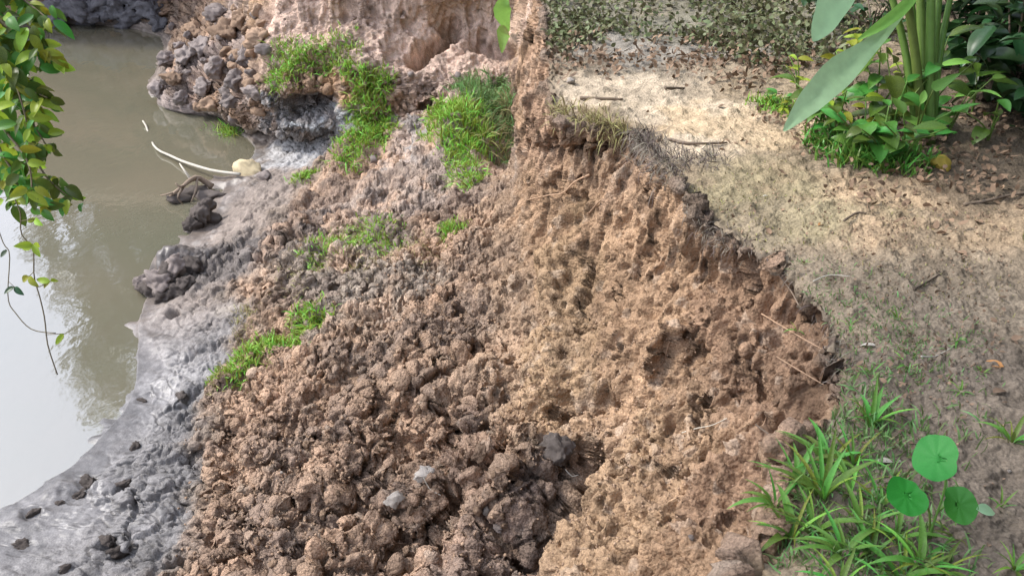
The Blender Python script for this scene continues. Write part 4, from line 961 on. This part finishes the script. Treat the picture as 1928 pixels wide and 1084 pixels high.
twigs = [[(-110,-120,3.7),(-20,120,3.6),(40,200,3.6),(88,275,3.6)], [(-100,-100,3.5),(0,40,3.45),(60,60,3.45),(95,120,3.45)], [(-110,-120,3.6),(-40,20,3.4),(0,100,3.4),(30,160,3.4),(50,230,3.4)], [(-110,-100,3.8),(-60,100,3.6),(-10,260,3.6),(30,330,3.6),(70,385,3.6)],
         [(-120,-140,3.7),(-30,-60,3.65),(45,0,3.6),(95,40,3.55)], [(-120,-140,3.7),(-20,0,3.7),(30,110,3.7),(70,210,3.65)], [(-120,-140,3.7),(-50,60,3.8),(0,190,3.8),(20,300,3.75),(15,380,3.7)],
         [(-110,-100,3.8),(-40,130,3.9),(40,250,3.9),(85,330,3.85),(135,375,3.85)], [(-100,-120,3.6),(-20,60,3.5),(30,150,3.45),(90,185,3.45)], [(-120,-140,3.7),(-60,40,3.5),(-20,200,3.5),(50,300,3.5),(60,370,3.5)],
         [(-120,-140,3.7),(-50,-20,3.6),(10,60,3.55),(50,90,3.55)], [(-110,-100,3.8),(-70,150,3.7),(-30,290,3.7),(10,350,3.7)]]
nl = 0
for tw in twigs:
    cur = bez([at_d(*q) for q in tw], 22); st_ = part('twig', MB().tube(cur, list(np.linspace(.010, .0025, 22)), 5), VINE, r)
    for k in range(4, 22):
        for rep in range(3):
            q = cur[k] + rng.normal(0, .018, 3); b = random.uniform(0, 6.3)
            d = np.array([math.cos(b), math.sin(b) * .7, random.uniform(-1.1, .1)]); nl += 1
            put_in('leaf', random.choice(YL), r, q, d, (.1, -.75, .7), random.uniform(.055, .105), random.uniform(-.5, .5), st_)
def leaf_cloud(cen, rad, n, size, m, seed=0):
    P_ = rng.normal(0, 1, (n * 2, 3)); P_ /= np.linalg.norm(P_, axis=1, keepdims=True); P_ *= rng.uniform(.45, 1., (len(P_), 1)) ** .6
    k = perlin(P_ * 2.2 + seed * 5.1, 400 + seed) > -.12; P_ = P_[k][:n]
    B = np.array(cen) + P_ * np.array(rad); D = P_ * .6 + rng.normal(0, .8, P_.shape); D[:, 2] -= .3
    return blades('crown', B, D, size * rng.uniform(.6, 1.3, len(B)), size * .6 * rng.uniform(.7, 1.2, len(B)), m, .5)
V, q = leaf_cloud((-1.9, 2.5, 3.9), (1.25, 1.2, .8), 2600, .11, LEAFM, 1)
o = obj('crown', quads_mesh('crown', V - base, q, LEAFM), r); o['kind'] = 'stuff'
# thin vines dangling from it
def vine(tw, leaves, label, rad=.0028):
    cur = bez([at_d(*q) for q in tw], 24); b = cur[0]; r = thing('hanging_vine', b, label, 'vine', 'thin vines hanging over the water')
    part('stem', MB().tube(cur, rad, 5), VINE, r)
    for (px, py, n, s, kk) in leaves:
        i = int(np.argmin([np.hypot(*(np.array(project(c_[None])[:2]).ravel() - (px, py))) for c_ in cur])); dep = project(cur[i][None])[2][0]; q0 = at_d(px, py, dep)
        if np.linalg.norm(q0 - cur[i]) > .01: part('stalk', MB().tube([cur[i], q0], .0016, 4), VINE, r)
        for k in range(n):
            b_ = random.uniform(0, 6.3); put_in('leaf', random.choice(HL['y'] if kk else HL['d']), r, q0, (math.cos(b_), math.sin(b_) * .6, random.uniform(-.9, .2)), (0, -.8, .6), s * random.uniform(.8, 1.2), random.uniform(-.4, .4))
d_ = 3.6
vine([(20,360,d_),(38,400,d_),(40,440,d_),(62,470,d_),(64,520,d_),(75,560,d_),(84,600,d_),(90,650,d_),(108,705,d_)], [(66,412,3,.05,1),(62,460,4,.06,1),(55,520,2,.055,1),(95,530,3,.06,1),(120,628,2,.05,1)], 'thin vine with yellow green leaf clusters dangling lowest over the water')
vine([(-20,380,d_ + .1),(5,455,d_ + .1),(18,480,d_ + .1),(15,560,d_ + .1),(30,590,d_ + .1),(60,620,d_ + .1),(105,627,d_ + .1)], [(14,472,2,.04,0),(27,540,2,.045,0)], 'thin vine with withered dark leaves at the left edge', .0022)

# ------------------------------------------------------------------ far side of the river: bank and trees that stand over the water, plus unseen trees added against sky light
def far_bank():
    xs_ = np.concatenate([np.linspace(-9.5, -16, 26), np.linspace(-18, -70, 10)]); ys_ = np.linspace(-20, 60, 60); V = []; F = []
    for y in ys_:
        for x in xs_:
            e = -9.6 - .25 * max(0, y - 9) + math.sin(y * .7) * .5; d = (e - x)
            z = -2.6 + 3.4 * (1 - math.exp(-max(d, 0) / 2.2)) + .25 * float(math.sin(x * 1.3 + y * .9)) * min(1, max(d, 0)); V.append((x, y, z))
    n = len(xs_)
    for i in range(len(ys_) - 1):
        for j in range(n - 1): F.append((i * n + j, i * n + j + 1, (i + 1) * n + j + 1, (i + 1) * n + j))
    o = obj('far_bank', mesh('far_bank', V, F, plain('far_soil', (.14, .12, .08), .95, .4, 3, .8))); o['kind'] = 'structure'
far_bank()
o = obj('ground', mesh('ground', [(-900, -900, -3.2), (900, -900, -3.2), (900, 900, -3.2), (-900, 900, -3.2)], [(0, 1, 2, 3)], plain('far_ground', (.12, .13, .06), .95, .3, .5, .3))); o['kind'] = 'structure'
def crown_mesh(seed):
    VV = []; QQ = []; o_ = 0
    for k in range(10):
        a = k * 2.4 + seed; f = k / 9; cen = np.array([math.cos(a) * .42, math.sin(a) * .42, .18 + .70 * f])
        V, q = leaf_cloud(cen, (.62, .62, .17), 1500, .05, LEAFD, seed * 10 + k)
        V = cen + (V - cen) ; VV.append(V); QQ.append(q + o_); o_ += len(V)
    return quads_mesh('crown', np.concatenate(VV), np.concatenate(QQ), LEAFD)
CROWNS = [crown_mesh(3), crown_mesh(5)]
def big_tree(x, y, z, h, w, label, seed):
    p = np.array([x, y, z]); r = thing('river_tree', p, label, 'tree', 'tall trees over the far bend of the river')
    part('trunk', MB().tube(bez([p, p + [.2, 0, h * .3], p + [-.1, .2, h * .6], p + [.2, 0, h * .9]], 12), list(np.linspace(h * .03, h * .008, 12)), 9, True, .1), BARK, r)
    for k in range(6):
        a = k * 2.4 + seed; f = k / 5; part('limb', MB().tube([p + [0, 0, h * (.12 + .6 * f)], p + np.array([math.cos(a) * w * .42, math.sin(a) * w * .42, h * (.2 + .65 * f)])], [h * .009, h * .003], 6), BARK, r)
    o = obj('crown', CROWNS[seed % 2], r, rot=(0, 0, seed * 1.3), scale=(w, w, h)); o['kind'] = 'stuff'
for i, (x, y, z, h, w, lb) in enumerate([(-9.8, 22, .2, 11.5, 3.2, 'tall dark tree beyond the far rubble shore, leftmost'), (-5.6, 22, .2, 13, 3.8, 'tall dark tree beyond the far rubble shore, second from the left'), (-1.2, 21, .2, 13, 4.0, 'tall dark tree behind the pink earth wall'), (4, 19, .2, 12, 4.0, 'tall dark tree beyond the end of the path'), (10, 16, .3, 12, 4.0, 'tall dark tree behind the shrubs on the right'), (9, 7, .3, 11, 4.6, 'unseen tall tree added beyond the right edge to block sky light'), (7.5, 0, 0, 11, 4.6, 'unseen tall tree added right of the camera to block sky light'), (3.5, -5, 0, 11, 4.6, 'unseen tall tree added behind the camera to block sky light')]):  # trees beside and behind the camera are unseen, added to block sky light
    big_tree(x, y, z, h, w, lb, i)
